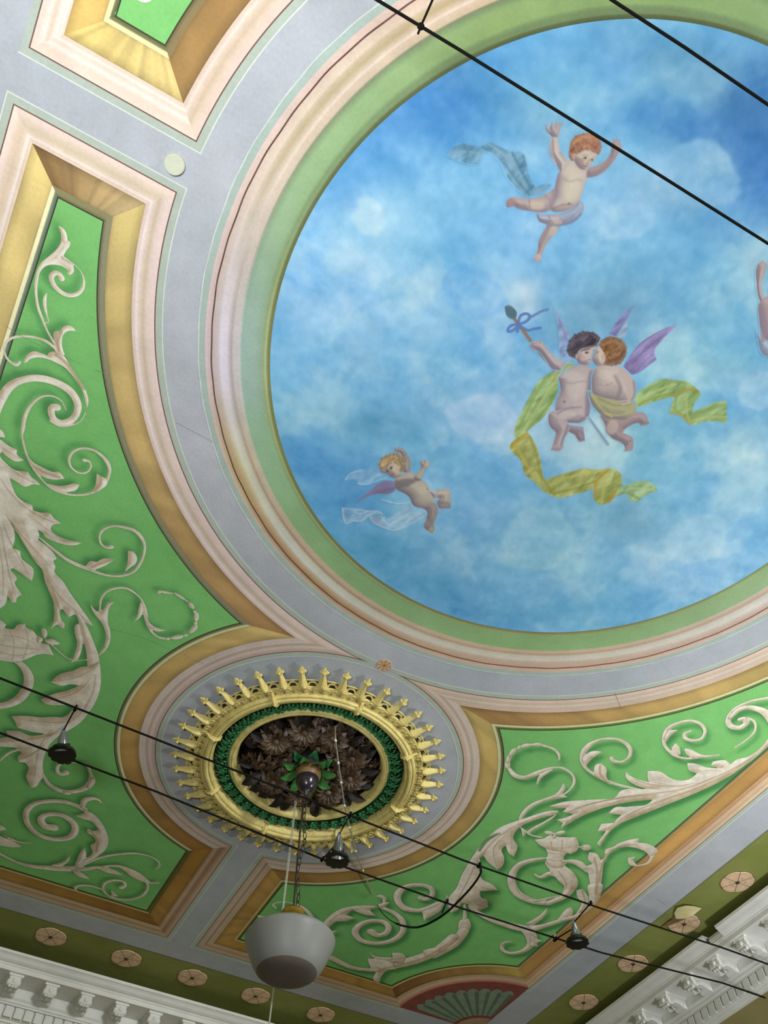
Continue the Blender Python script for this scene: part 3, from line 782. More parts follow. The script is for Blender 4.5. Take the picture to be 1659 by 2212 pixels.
def o_acanthus(p):
    p.P([(-120,-60),(0,-5),(60,40),(110,65),(110,95),(155,132),(100,138),(50,110),(10,75),(0,100),(40,150),(90,190),(180,205),(195,230),(230,260),(260,290),(210,285),(160,300),(110,270),(60,240),(80,300),(110,360),(160,400),(205,420),(212,450),(260,465),(320,470),(345,500),(390,535),(340,545),(325,570),(350,600),(420,635),(525,660),(480,675),(420,672),(350,650),(290,620),(270,590),(240,575),(252,610),(245,640),(300,680),(340,720),(365,760),(340,775),(355,810),(350,845),(400,900),(450,980),(500,1050),(550,1120),(597,1190),(560,1175),(520,1155),(480,1115),(440,1135),(400,1080),(385,1090),(395,1150),(415,1185),(405,1210),(370,1180),(350,1190),(325,1215),(345,1150),(345,1050),(320,980),(290,910),(270,830),(235,790),(200,740),(150,660),(110,590),(60,515),(45,505),(90,580),(95,640),(80,690),(130,710),(140,760),(190,800),(215,830),(205,905),(170,880),(130,850),(85,820),(65,830),(110,890),(95,910),(120,960),(140,990),(110,1010),(105,1040),(75,1040),(60,1010),(50,970),(35,1050),(0,1080),(-120,1150)], emb=0.05)
    for q in ([(0,240),(60,330),(160,430),(300,510),(380,535)], [(40,480),(130,600),(220,700),(330,820)], [(20,520),(60,640),(140,780),(200,880)], [(5,560),(30,700),(60,860),(100,1000)], [(300,880),(380,1000),(480,1090),(580,1180)],
              [(120,600),(190,720),(260,800)], [(0,40),(70,85),(140,130)], [(10,140),(110,215),(240,285)], [(180,480),(300,570),(420,650)], [(330,930),(380,1080),(400,1190)], [(0,700),(20,850),(20,1000)]):
        p.S([(x, y, 7 if 0 < k < len(q) - 1 else 3) for k, (x, y) in enumerate(q)], VEIN, 1.5, .55, False, True)
        p.S([(x + 10, y - 6, 6 if 0 < k < len(q) - 1 else 2) for k, (x, y) in enumerate(q)], PALE, 1.5, .7, False, True)
ornament('acanthus_leaf', PL, L4, o_acanthus)
def o_spiral2(p):
    p.S([(240,615,6),(330,690,18),(420,760,22),(500,800,26),(580,832,20),(680,865,15),(780,870,15),(860,840,15),(908,770,15),(927,690,15),(908,630,21),(860,580,21),(790,557,19),(720,552,13),(660,577,13),(638,620,11),(648,665,13),(680,688,15),(713,685,27)])
    p.P([(550,805),(580,775),(620,780),(660,760),(735,765),(690,795),(650,815),(590,830)])
    p.P([(820,710),(850,715),(877,750),(870,790),(830,820),(795,850),(815,800)])
    p.S([(590,815,4),(650,790,5),(720,768,2)], VEIN, 0, .6, False, True)
ornament('scroll_ornament', PL, L4, o_spiral2)
def o_spiral3(p):
    p.S([(640,1110,12),(645,1030,11),(680,975,11),(740,950,13),(810,950,13),(870,985,11),(910,1030,11),(930,1090,18),(940,1160,20),(965,1220,15),(1010,1260,13),(1060,1272,15)])
    for b in ((1075,1272,13,9,0),(1135,1262,40,13,-8),(1190,1250,13,9,-20),(1238,1210,36,16,-45),(1252,1172,11,9,0),(1258,1130,15,29,0),(1245,1098,9,9,0),(1225,1060,26,13,50),(1195,1030,9,5,40),(1150,1000,42,8,33),(1060,975,50,7,10),(1018,976,13,7,0)):
        p.E(*b)
    p.P([(900,1038),(915,1085),(902,1130),(848,1172),(878,1130),(888,1080)])
    p.P([(920,1100),(950,1160),(990,1195),(1065,1220),(1000,1224),(950,1195),(928,1160)])
    p.P([(580,1050),(605,1085),(635,1105),(670,1075),(690,1040),(735,1035),(700,1070),(692,1110),(692,1170),(707,1230),(702,1300),(672,1350),(620,1392),(658,1340),(678,1280),(673,1220),(650,1170),(610,1120),(585,1080)])
ornament('scroll_ornament', PL, L4, o_spiral3)
def o_basket(p):
    p.S([(325,1305,6),(390,1365,7),(440,1400,7),(490,1412,6)])
    p.S([(100,1410,34),(150,1450,42),(183,1510,52),(178,1580,52),(130,1650,52),(60,1690,46),(-40,1710,40)])
    p.P([(-60,1120),(0,1150),(40,1180),(30,1205),(90,1210),(110,1185),(160,1175),(170,1200),(210,1220),(240,1260),(260,1300),(310,1310),(345,1380),(300,1370),(240,1375),(150,1410),(80,1420),(-60,1400)])
    p.P([(265,1208),(290,1205),(305,1240),(290,1272),(270,1250)]); p.P([(285,1280),(340,1275),(387,1307),(340,1310),(300,1298)])
    p.P([(240,1255),(275,1268),(270,1290),(240,1295)])
    for q in ([(20,1250),(120,1260),(220,1300)], [(0,1310),(120,1330),(250,1340)], [(0,1360),(120,1380),(220,1360)], [(60,1215),(90,1300),(80,1410)], [(160,1190),(180,1290),(150,1400)]):
        p.S([(x, y, 6) for x, y in q], VEIN, 1.5, .5, False, True)
ornament('fruit_basket', PL, L4, o_basket)
def o_stem(p):
    p.P([(480,1190),(500,1175),(525,1230),(530,1290),(515,1370),(490,1410),(455,1425),(480,1370),(495,1300),(480,1240)])
    p.S([(490,1412,4),(520,1410,4),(560,1405,5)])
    p.S([(490,1100,14),(530,1180,34),(565,1280,52),(595,1390,66),(600,1500,70)])
    p.frame(L5)
    p.P([(555,-30),(625,-60),(632,0),(630,100),(605,180),(560,255),(500,325),(430,370),(370,405),(320,450),(285,515),(268,590),(272,660),(250,690),(225,725),(195,728),(180,700),(165,660),(180,605),(160,572),(118,568),(112,535),(140,515),(100,480),(50,475),(-40,465),(-40,425),(50,410),(40,372),(120,375),(190,402),(240,400),(300,392),(200,378),(110,352),(95,315),(72,280),(160,278),(260,288),(330,285),(400,285),(455,238),(460,215),(400,212),(290,205),(255,178),(340,140),(430,118),(500,88),(440,80),(390,90),(320,68),(370,20),(460,-5),(520,-30)], emb=0.05)
    p.S([(0,560,8),(60,510,14),(125,490,12)])
    for q in ([(600,20),(580,140),(500,270),(380,360),(250,470),(215,700)], [(570,40),(480,130),(330,180)], [(440,320),(300,320),(110,300)], [(380,380),(230,420),(20,440)], [(300,440),(200,520),(140,550)], [(560,0),(470,40),(350,65)]):
        p.S([(x, y, 9 if 0 < k < len(q) - 1 else 3) for k, (x, y) in enumerate(q)], VEIN, 2, .5, False, True)
        p.S([(x + 12, y + 8, 7 if 0 < k < len(q) - 1 else 2) for k, (x, y) in enumerate(q)], PALE, 2, .7, False, True)
ornament('acanthus_leaf', PL, L4, o_stem)
def o_spiral4(p):
    p.S([(268,640,10),(300,700,24),(370,745,30),(450,755,26),(530,735,32),(575,690,38),(568,640,18),(548,592,16),(500,572,14),(420,568,14),(367,590,16),(362,630,20),(385,645,22),(415,635,34)])
    p.P([(545,720),(560,670),(598,668),(590,705),(560,740)])
    p.P([(400,745),(450,760),(440,772),(400,770)])
ornament('scroll_ornament', PL, L5, o_spiral4)
def o_spiral5(p):
    p.S([(335,980,52),(282,970,42),(257,930,36),(290,900,30),(370,898,30),(440,930,34),(473,980,36),(450,1033,36),(380,1053,32),(290,1043,30),(220,1008,30),(172,950,30),(167,880,30),(220,830,28),(310,814,26),(400,817,26),(470,837,26),(530,865,30)])
    p.S([(520,850,20),(530,812,32),(570,797,26),(610,802,18),(638,825,6)])
    p.P([(470,905),(530,890),(525,865),(580,890),(630,940),(665,1000),(680,1060),(667,1110),(620,1155),(570,1185),(520,1215),(465,1235),(490,1180),(540,1170),(580,1140),(570,1090),(600,1070),(580,1030),(545,1010),(550,985),(590,1000),(620,990),(570,940),(520,925)])
    p.P([(475,1220),(495,1150),(530,1103),(542,1150),(520,1195)])
    p.S([(600,930,5),(650,1020,8),(645,1100,6),(580,1170,4)], PALE, 1, .8, False, True); p.S([(570,1000,5),(610,1060,8),(605,1130,5)], VEIN, 1, .6, False, True)
ornament('scroll_ornament', PL, L5, o_spiral5)
def o_low(p):
    p.S([(-40,1120,16),(80,1185,18),(180,1217,24),(280,1230,32),(380,1237,38),(470,1237,42),(560,1237,22),(650,1225,12)])
    p.P([(320,1215),(400,1190),(442,1153),(430,1190),(380,1222)]); p.P([(450,1245),(500,1255),(565,1303),(510,1292),(470,1270)])
    p.S([(480,1240,10),(560,1195,14),(640,1165,15),(740,1147,15),(850,1141,13),(940,1160,9),(990,1190,10),(1000,1220,9),(978,1240,7)])
    p.S([(500,1242,8),(600,1228,18),(680,1247,42),(772,1277,4)]); p.S([(650,1222,10),(740,1220,18),(800,1245,36),(850,1275,52),(900,1305,36),(940,1325,18),(992,1325,13)])
ornament('scroll_ornament', PL, L5, o_low)
def o_spiral6(p):
    p.S([(760,1355,26),(785,1343,17),(770,1317,15),(710,1310,15),(657,1330,14),(648,1370,13),(682,1408,15),(750,1428,16),(830,1428,16),(900,1400,14),(928,1350,12),(905,1300,10)])
    p.P([(697,1372),(745,1412),(700,1408)]); p.S([(650,1372,10),(580,1347,14),(510,1342,14),(472,1356,13),(482,1375,9)])
ornament('scroll_ornament', PL, L5, o_spiral6)
def o_edgeleaf(p):
    p.P([(-60,1000),(0,1030),(50,1050),(110,1080),(137,1102),(60,1102),(-60,1075)]); p.S([(20,1025,6),(120,1070,10),(197,1075,4)]); p.P([(-40,955),(10,965),(45,990),(0,1000),(-40,1000)])
ornament('acanthus_leaf', PL, L5, o_edgeleaf)

# ---- right hand panel
def r_bead(p):
    p.S([(350,490,14),(380,525,23),(430,536,24),(500,510,25),(560,490,16),(620,489,12),(668,520,12),(679,560,12),(655,600,11),(622,625,10)])
    p.S([(490,570,4),(512,530,18),(565,498,10)])
    for b in ((342,470,14,20,0),(348,440,12,22,20),(368,408,24,12,-50),(402,384,14,8,-40),(435,375,25,10,-10),(466,370,8,6,0),(496,370,25,9,5),(530,377,11,6,20)): p.E(*b)
    p.S([(540,378,8),(580,395,11),(602,422,11),(603,445,8)])
    p.P([(625,560),(633,590),(615,622),(650,634),(600,643),(530,656),(470,686),(430,722),(412,758),(400,748),(424,700),(470,664),(540,638),(585,618),(612,588)])
ornament('scroll_ornament', PR, R1, r_bead)
def r_spiralA(p):
    p.S([(1040,602,9),(960,587,12),(880,567,15),(800,532,14),(740,490,14),(716,440,16),(740,387,26),(790,352,16),(860,340,14),(920,352,16),(960,387,17),(958,430,14),(920,457,14),(880,453,18),(868,437,18)])
    p.P([(780,490),(790,470),(815,465),(842,490),(842,530),(862,572),(820,548),(785,522)]); p.P([(722,450),(742,418),(770,402),(822,406),(770,440),(740,475)])
    p.S([(810,475,3),(812,520,5),(845,560,3)], VEIN, 0, .6, False, True)
ornament('scroll_ornament', PR, R1, r_spiralA)
def r_spiralB(p):
    p.S([(1410,422,9),(1320,432,16),(1250,440,12),(1190,426,14),(1142,382,14),(1132,340,16),(1152,292,22),(1200,263,16),(1260,249,14),(1315,263,14),(1340,300,14),(1323,338,14),(1280,350,16),(1242,338,17),(1237,315,15),(1268,300,9)])
    p.P([(1132,340),(1160,297),(1207,294),(1170,322),(1147,350)]); p.P([(1172,388),(1190,362),(1212,385),(1217,422),(1185,412)]); p.P([(1235,390),(1260,392),(1330,422),(1400,424),(1300,440),(1250,422)])
ornament('scroll_ornament', PR, R1, r_spiralB)
def r_spiralC(p):
    p.S([(1700,128,18),(1640,138,16),(1570,152,15),(1490,190,16),(1457,240,22),(1470,275,26),(1510,284,26),(1547,264,26),(1540,240,24),(1516,243,20)])
    p.S([(1556,234,8),(1590,255,10),(1592,300,10),(1550,345,10),(1490,385,7)])
    p.S([(1730,330,44),(1690,260,44),(1640,205,32),(1570,182,24),(1510,196,20),(1470,232,18)])
ornament('scroll_ornament', PR, R1, r_spiralC)
def r_trunk(p):
    p.P([(1740,220),(1680,310),(1620,385),(1560,430),(1500,445),(1470,470),(1440,448),(1380,455),(1370,475),(1420,490),(1350,485),(1290,465),(1250,463),(1260,500),(1300,515),(1260,545),(1200,550),(1160,535),(1110,505),(1050,503),(1050,540),(1060,560),(1000,545),(960,525),(940,503),(940,535),(980,570),(1040,590),(1100,596),(1000,595),(920,600),(880,640),(830,645),(720,650),(620,660),(553,680),(590,690),(642,690),(620,710),(680,720),(630,740),(590,750),(622,765),(610,792),(650,770),(700,740),(780,705),(860,680),(960,660),(1040,650),(1080,646),(1040,675),(990,680),(940,685),(890,685),(853,715),(920,725),(900,740),(880,765),(815,770),(798,808),(842,805),(793,870),(810,882),(850,820),(900,775),(980,740),(1080,700),(1180,660),(1280,620),(1380,575),(1470,525),(1560,460),(1659,375),(1760,270)], emb=0.05)
    for q in ([(1660,350),(1540,460),(1380,540),(1200,600),(1000,625),(800,660),(640,700)], [(1500,500),(1300,590),(1100,660),(960,720),(850,790)], [(1300,560),(1200,580),(1080,560)], [(1420,500),(1340,500)], [(1180,585),(1060,570),(970,540)], [(1100,620),(900,640),(700,690),(610,740)]):
        p.S([(x, y, 9 if 0 < k < len(q) - 1 else 3) for k, (x, y) in enumerate(q)], VEIN, 1.5, .5, False, True)
        p.S([(x - 4, y - 9, 8 if 0 < k < len(q) - 1 else 2) for k, (x, y) in enumerate(q)], PALE, 1.5, .7, False, True)
ornament('acanthus_leaf', PR, R1, r_trunk)
def r_stem(p):
    p.S([(425,800,6),(460,826,8),(512,838,8)])
    p.P([(602,704),(560,703),(500,718),(420,745),(360,765),(300,790),(240,840),(190,900),(150,960),(110,1030),(80,1100),(40,1150),(55,1220),(85,1208),(110,1170),(150,1180),(180,1215),(245,1190),(235,1150),(213,1145),(200,1110),(293,1105),(270,1080),(215,1050),(200,1010),(195,950),(222,930),(240,960),(290,1002),(315,985),(325,940),(312,900),(332,878),(350,920),(375,937),(392,880),(370,840),(400,790),(450,762),(520,737),(590,717)], emb=0.05)
    p.P([(408,785),(420,838),(452,800),(520,762),(588,722),(580,735),(520,775),(455,815)])
    p.S([(300,820,8),(240,850,12),(200,905,6)], (96, 140, 84), 0, .8, False, True)
    for q in ([(380,780),(280,850),(190,960),(130,1080),(70,1190)], [(330,830),(270,900),(290,990)], [(360,810),(360,920)], [(160,1040),(220,1090),(280,1105)], [(130,1100),(180,1170),(230,1185)]):
        p.S([(x, y, 8 if 0 < k < len(q) - 1 else 3) for k, (x, y) in enumerate(q)], VEIN, 1.5, .5, False, True)
        p.S([(x - 6, y - 6, 7 if 0 < k < len(q) - 1 else 2) for k, (x, y) in enumerate(q)], PALE, 1.5, .6, False, True)
ornament('acanthus_leaf', PR, R1, r_stem)
def r_horn(p):
    p.S([(540,942,8),(470,953,22),(410,973,28),(372,1012,30),(364,1070,34),(400,1128,34),(480,1163,30),(550,1170,28)])
    p.S([(480,1160,10),(540,1148,12),(600,1135,8)])
    p.S([(480,1025,8),(510,1040,16),(560,1020,24),(620,1042,30)])
    p.S([(565,965,50),(600,1000,64),(640,1040,72),(662,1085,52),(622,1138,34),(550,1170,24)])
    p.P([(520,868),(545,920),(540,960),(565,985),(610,990),(640,970),(625,940),(645,912),(600,880)])
    p.P([(478,850),(530,842),(550,830),(600,836),(650,838),(690,838),(702,880),(690,907),(660,922),(640,915),(560,900),(510,880)])
    p.E(552, 815, 24, 9, 10); p.E(608, 815, 26, 9, -14); p.E(740, 890, 26, 15); p.S([(695,885,7),(718,889,7)])
    p.S([(580,818,6),(580,840,8)])
    p.S([(625,960,16),(670,960,24),(710,975,30),(745,1010,16)])
    for q in ([(540,890),(600,892),(660,890)], [(550,915),(590,920),(625,918)], [(550,950),(590,958),(630,950)], [(560,860),(570,900)], [(620,850),(615,905)], [(600,1010),(640,1080),(600,1140)], [(380,1040),(400,1120),(470,1150)]):
        p.S([(x, y, 5) for x, y in q], VEIN, 1.5, .55, False, True)
ornament('cornucopia', PR, R1, r_horn)
def r_plume(p):
    p.P([(690,968),(720,985),(745,1010),(755,1050),(765,1110),(775,1160),(795,1110),(817,1060),(822,1010),(832,960),(860,920),(890,897),(930,886),(990,892),(1040,912),(1065,942),(1090,925),(1102,905),(1080,885),(1040,868),(1000,865),(1007,843),(960,850),(900,870),(880,885),(840,898),(830,940),(815,955),(790,920),(755,913),(750,950),(770,972),(740,985)])
    p.S([(1075,935,14),(1052,968,13),(1010,980,9)]); p.P([(948,942),(990,935),(980,955),(1007,987),(960,977)])
    p.S([(785,1090,60),(780,1150,36),(745,1200,24),(680,1240,20),(620,1258,14)])
    p.P([(690,1105),(720,1100),(745,1130),(752,1180),(718,1217),(690,1222),(715,1170),(695,1140)]); p.P([(600,1247),(640,1200),(665,1190),(672,1225),(640,1252),(580,1268)])
    for q in ([(780,940),(795,1010),(785,1120)], [(840,920),(810,1020),(790,1130)], [(1000,875),(920,880),(850,930)], [(720,1110),(735,1170),(710,1215)]):
        p.S([(x, y, 7) for x, y in q], VEIN, 1.5, .6, False, True)
ornament('acanthus_leaf', PR, R1, r_plume)
def r_low(p):
    p.S([(150,1185,12),(180,1212,18),(260,1252,28),(350,1282,36),(440,1300,42),(520,1287,28),(600,1262,22),(690,1235,16)])
    p.P([(430,1275),(500,1235),(543,1193),(536,1225),(500,1262),(470,1285)])
    p.S([(430,1300,36),(462,1338,44),(460,1380,32),(420,1413,24),(360,1424,18),(322,1410,16),(313,1385,14),(330,1369,13),(362,1365,6)])
    p.P([(460,1325),(490,1350),(517,1360),(490,1375),(497,1390),(455,1388)])
ornament('scroll_ornament', PR, R1, r_low)
def r_finial(p):
    p.S([(125,1180,10),(126,1215,12),(126,1255,20)]); p.P([(103,1255),(147,1250),(157,1290),(132,1322),(100,1310),(93,1280)])
    p.S([(120,1310,42),(80,1370,38),(20,1410,36),(-30,1436,34)])
    p.frame(R2)
    p.S([(1600,675,48),(1520,742,50),(1430,790,58),(1330,822,62),(1230,842,62),(1150,856,40)])
    p.P([(1098,763),(1140,788),(1240,797),(1235,768),(1290,770),(1315,788),(1300,830),(1180,820),(1130,800)]); p.P([(1420,755),(1470,740),(1530,735),(1500,780),(1440,790)])
    p.P([(1088,800),(1150,805),(1230,820),(1260,865),(1210,872),(1170,912),(1160,947),(1125,932),(1130,900),(1152,872),(1115,870),(1100,840)])
    p.S([(880,800,34),(980,850,28),(1060,867,24),(1150,872,30)])
    for q in ([(1560,720),(1430,795),(1280,840),(1150,870)], [(1300,800),(1200,810)], [(1150,900),(1190,860)]):
        p.S([(x, y, 9) for x, y in q], VEIN, 1.5, .5, False, True)
ornament('acanthus_leaf', PR, R1, r_finial)
def r_spiralD(p):
    p.S([(1112,640,42),(1150,663,32),(1200,648,30),(1213,610,28),(1180,582,28),(1110,577,28),(1042,602,30),(1014,645,32),(1052,693,30),(1140,712,28),(1240,692,30),(1298,640,28),(1298,580,28),(1260,537,24),(1200,507,20),(1155,490,18)])
    p.P([(1135,430),(1170,420),(1202,440),(1196,465),(1222,465),(1190,490),(1160,502),(1148,480),(1180,470),(1175,445)])
    p.P([(815,600),(860,550),(930,505),(1000,490),(1060,485),(1150,488),(1100,510),(1138,547),(1080,542),(1030,525),(1000,510),(960,540),(1012,560),(960,580),(900,582),(862,612),(840,620)])
    p.S([(860,580,6),(940,530,9),(1050,505,5)], VEIN, 1.5, .55, False, True)
ornament('scroll_ornament', PR, R2, r_spiralD)
def r_spiralE(p):
    p.S([(1405,440,28),(1440,448,24),(1475,420,24),(1466,382,26),(1400,362,26),(1320,372,28),(1272,412,36),(1272,460,32),(1312,500,36),(1380,515,28),(1440,505,32),(1510,478,40)])
    p.P([(1415,520),(1480,497),(1545,465),(1520,520),(1470,550),(1425,575)])
ornament('scroll_ornament', PR, R2, r_spiralE)
def r_small(p):
    p.S([(445,550,20),(490,568,15),(545,574,9)]); p.S([(545,502,8),(526,482,9),(560,466,9),(620,468,9),(690,490,13),(730,520,20),(768,562,14)]); p.S([(400,662,8),(410,620,9),(455,588,9)])
    p.P([(860,640),(908,632),(890,655)])
ornament('scroll_ornament', PR, R2, r_small)

# ---- the green fields, with the soft painted shadow beside every scroll
def box_blur(A, r):
    for ax in (0, 1):
        c = np.cumsum(np.pad(A, [(r + 1, r) if k == ax else (0, 0) for k in (0, 1)], mode='edge'), ax)
        n = A.shape[ax]
        hi = np.take(c, np.arange(2 * r + 1, 2 * r + 1 + n), ax); lo = np.take(c, np.arange(0, n), ax)
        A = (hi - lo) / (2 * r + 1)
    return A
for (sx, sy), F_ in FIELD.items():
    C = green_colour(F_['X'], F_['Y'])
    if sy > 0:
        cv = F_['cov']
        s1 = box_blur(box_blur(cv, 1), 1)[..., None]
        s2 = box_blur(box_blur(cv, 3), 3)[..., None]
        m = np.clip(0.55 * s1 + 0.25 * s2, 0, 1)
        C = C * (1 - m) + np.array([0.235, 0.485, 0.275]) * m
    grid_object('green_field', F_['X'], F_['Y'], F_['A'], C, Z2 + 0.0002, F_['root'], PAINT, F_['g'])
def u_tip(p):
    p.S([(285,-22,22),(305,-6,18),(322,-4,14),(340,-20,8)])
p_ = Painting((0, 0, 1.0), 0.006, None, LIGHT_L); u_tip(p_); p_.build('scroll_ornament', PU, Z3, PAINT)

for q in ([(12, 703), (40, 722), (70, 738), (130, 765), (152, 775), (180, 788)], [(205, 798), (226, 806), (238, 812)], [(240, 1358), (300, 1374), (345, 1392), (372, 1405)], [(396, 1412), (418, 1424), (440, 1432)],
          [(1328, 1496), (1334, 1512), (1342, 1530)], [(380, 912), (430, 938), (462, 955)], [(1420, 1942), (1432, 1950), (1446, 1960)]):
    line_strip('crack_line', at_arr(q), 0.0026, (128, 136, 124), H - 0.0030, ceiling)
# ================================================================== cherubs of the sky mural
C1 = (920, 240, 3.318); C2 = (1050, 640, 2.724); C3 = (700, 930, 5.184)
SK = (202, 190, 176); SM = (184, 168, 160); SD = (142, 128, 136)
def hair(p, pts, col, r, seed=1):
    """curly hair: a mass with round locks along its outline and inside"""
    p.P(pts, col, 3, tex=0.5)
    rr = random.Random(seed); P = np.array(pts, float); c = P.mean(0); col = np.array(col, float)
    for i in range(len(P)):
        for t in (0.0, 0.5):
            q = P[i] * (1 - t) + P[(i + 1) % len(P)] * t; q = c + (q - c) * 0.93
            p.E(q[0], q[1], r * rr.uniform(.8, 1.2), r * rr.uniform(.6, 1.0), rr.uniform(0, 180), tuple(col * rr.uniform(.82, 1.12)), 2.5, .8, True, False)
    for i in range(len(P) * 3):
        k = rr.randrange(len(P)); q = c + (P[k] - c) * rr.uniform(0.2, .85)
        a = rr.uniform(0, 6.28); u = np.array([math.cos(a), math.sin(a)]) * r
        n = np.array([-u[1], u[0]]) * 0.7
        p.S([(*(q - u), r * .18), (*(q + n), r * .34), (*(q + u), r * .18)], tuple(np.clip(col * rr.choice((.62, .75, 1.2, 1.32)), 0, 255)), 2.5, .6, False, True)
def cherub(name, fr, fn, g=0.0042, label=None):
    p = Painting(fr, g, sky_colour, udir(1200, 700, 8, -8)); p.flesh = name == 'painted_cherub'; fn(p)
    o = p.build(name, mural, Z2, PAINT_FINE, grow=0.006)
    if label: o['label'] = label
    return o
def c1_drape(p):
    p.P([(150,315),(245,235),(330,245),(400,250),(450,222),(520,250),(610,290),(690,295),(720,370),(740,460),(780,540),(820,585),(780,605),(730,610),(680,580),(620,520),(570,450),(545,375),(500,330),(440,285),(415,290),(390,350),(360,382),(290,372),(220,350)], (104,146,168), 4, .82, tex=0.45)
    for q, c in (([(170,315),(260,290),(380,300)], (128,164,180)), ([(270,240),(300,300),(280,365)], (84,128,154)), ([(450,235),(540,300),(640,380),(720,560)], (136,170,186)), ([(620,300),(680,420),(760,560)], (82,124,150)), ([(560,370),(640,480),(740,600)], (86,130,156)), ([(500,270),(590,340),(650,440)], (140,172,186)), ([(410,255),(440,280)], (80,120,146)), ([(600,450),(660,540),(720,600)], (130,168,182))):
        p.S([(x, y, 16) for x, y in q], c, 5, .7, False, True)
    p.P([(760,560),(860,520),(912,530),(850,570),(800,592)], (118,156,178), 4, .82, tex=0.45)
cherub('painted_drapery', C1, c1_drape, label='blue grey veil')
def c1(p):
    p.E(850,330,70,150,-10,(150,160,196),30,.45,False); p.E(1330,430,130,90,0,(160,186,212),30,.5,False)
    p.P([(790,730),(870,740),(960,735),(1060,680),(1090,630),(1125,655),(1132,700),(1095,770),(1030,805),(950,818),(860,808),(810,790)], (158,172,190), 3, .95)
    p.P([(575,655),(605,622),(640,615),(700,625),(770,625),(850,600),(910,560),(930,640),(900,700),(830,725),(740,715),(660,700),(625,680),(600,690),(578,690)], SM, 3)
    p.P([(880,740),(960,760),(982,800),(940,860),(900,905),(860,960),(835,1020),(825,1068),(772,1066),(775,1040),(800,1000),(805,940),(830,880),(865,820)], SM, 3)
    p.P([(960,430),(1000,370),(1050,350),(1100,400),(1150,410),(1180,400),(1170,460),(1140,520),(1125,580),(1100,640),(1050,690),(980,720),(900,715),(890,690),(920,620),(925,560),(940,490)], SK, 3)
    p.P([(905,180),(945,185),(955,240),(965,290),(1000,330),(1030,370),(970,440),(945,400),(915,350),(890,310),(890,240)], SK, 3)
    p.P([(855,105),(870,115),(885,135),(895,98),(910,90),(925,105),(935,80),(950,95),(978,88),(965,125),(948,185),(905,185),(885,165),(862,140)], (180,166,162), 2)
    p.P([(1160,420),(1190,400),(1240,385),(1290,350),(1322,300),(1328,260),(1335,222),(1360,208),(1385,222),(1402,250),(1370,320),(1320,390),(1260,445),(1190,475),(1150,475)], (176,154,150), 4)
    # modelling of the body
    p.S([(945,430,34),(935,520,40),(915,620,44),(895,690,30)], SD, 10, .75, False, True); p.S([(1160,440,16),(1240,430,26),(1310,370,20),(1345,300,16)], SD, 8, .6, False, True)
    p.S([(900,200,10),(898,290,14),(930,380,14)], (204,192,176), 5, .6, False, True); p.S([(960,300,12),(1000,360,10)], SD, 6, .5, False, True)
    p.E(1040,560,55,90,10,(206,196,176),14,.7,False,True); p.E(1040,440,60,40,0,(208,196,178),12,.6,False,True)
    p.S([(985,480,8),(1030,505,10),(1080,490,8),(1125,500,6)], (164,146,138), 5, .6, False, True)
    p.S([(910,695,6),(980,672,7),(1050,668,6)], (132,108,104), 3, .7, False, True); p.E(1025,663,9,8,0,(130,116,112),3,.9,False,True)
    p.E(790,675,60,36,0,(206,192,172),10,.8,False,True); p.S([(740,640,10),(745,690,10)], (140,118,118), 6, .6, False, True); p.E(612,655,34,30,0,(162,130,132),6,.8,False,True); p.S([(650,690,10),(760,712,10),(860,720,10)], SD, 6, .6, False, True); p.S([(850,600,16),(890,650,18),(885,710,12)], SD, 8, .5, False, True)
    p.S([(880,830,14),(860,880,18),(825,960,14),(805,1030,8)], SD, 7, .6, False, True); p.E(915,860,30,40,30,(204,190,176),8,.6,False,True); p.E(800,1045,26,24,0,(196,178,178),5,.8,False,True); [p.E(x,y,8,8,0,(196,176,174),2,.9,True,False) for x,y in ((776,1068),(790,1072),(804,1072),(818,1068))]; [p.E(x,y,6,12,r_,(184,168,164),2,.9,True,False) for x,y,r_ in ((860,104,-30),(905,88,-10),(932,80,0),(955,86,15),(974,92,30))]; [p.E(x,y,7,12,r_,(176,152,148),3,.8,True,False) for x,y,r_ in ((1345,206,-20),(1366,200,0),(1388,210,25))]
    p.S([(860,810,10),(960,818,12),(1040,800,12),(1110,740,14)], (112,134,162), 5, .8, False, True); p.S([(820,760,14),(920,770,14),(1040,740,12),(1110,670,10)], (190,196,204), 6, .6, False, True); p.S([(960,770,10),(1060,740,10)], (132,148,172), 5, .6, False, True)
    # head
    hair(p, [(1028,300),(1040,220),(1075,180),(1130,160),(1190,165),(1240,205),(1256,250),(1243,305),(1222,292),(1200,270),(1150,262),(1100,290),(1062,320),(1045,350),(1030,335)], (168,118,88), 15, 1)
    p.P([(1058,310),(1100,285),(1150,258),(1180,290),(1215,285),(1227,312),(1207,350),(1177,388),(1130,420),(1098,408),(1063,355)], (210,194,172), 2)
    p.S([(1060,230,16),(1110,190,18),(1180,180,16),(1230,220,12)], (192,142,102), 6, .8, False, True); p.S([(1045,290,14),(1080,250,12),(1130,230,10)], (140,92,70), 6, .6, False, True); p.S([(1150,258,12),(1200,278,14),(1235,290,10)], (146,98,74), 4, .7, False, True)
    p.E(1060,325,12,20,0,(196,160,142),4,.9,False,True); p.S([(1070,350,8),(1100,400,10),(1140,415,8)], (158,128,120), 5, .6, False, True)
    hair(p, [(1060,250),(1120,225),(1190,225),(1240,255),(1238,295),(1215,292),(1190,276),(1150,268),(1110,280),(1075,300)], (172,122,92), 13, 9)
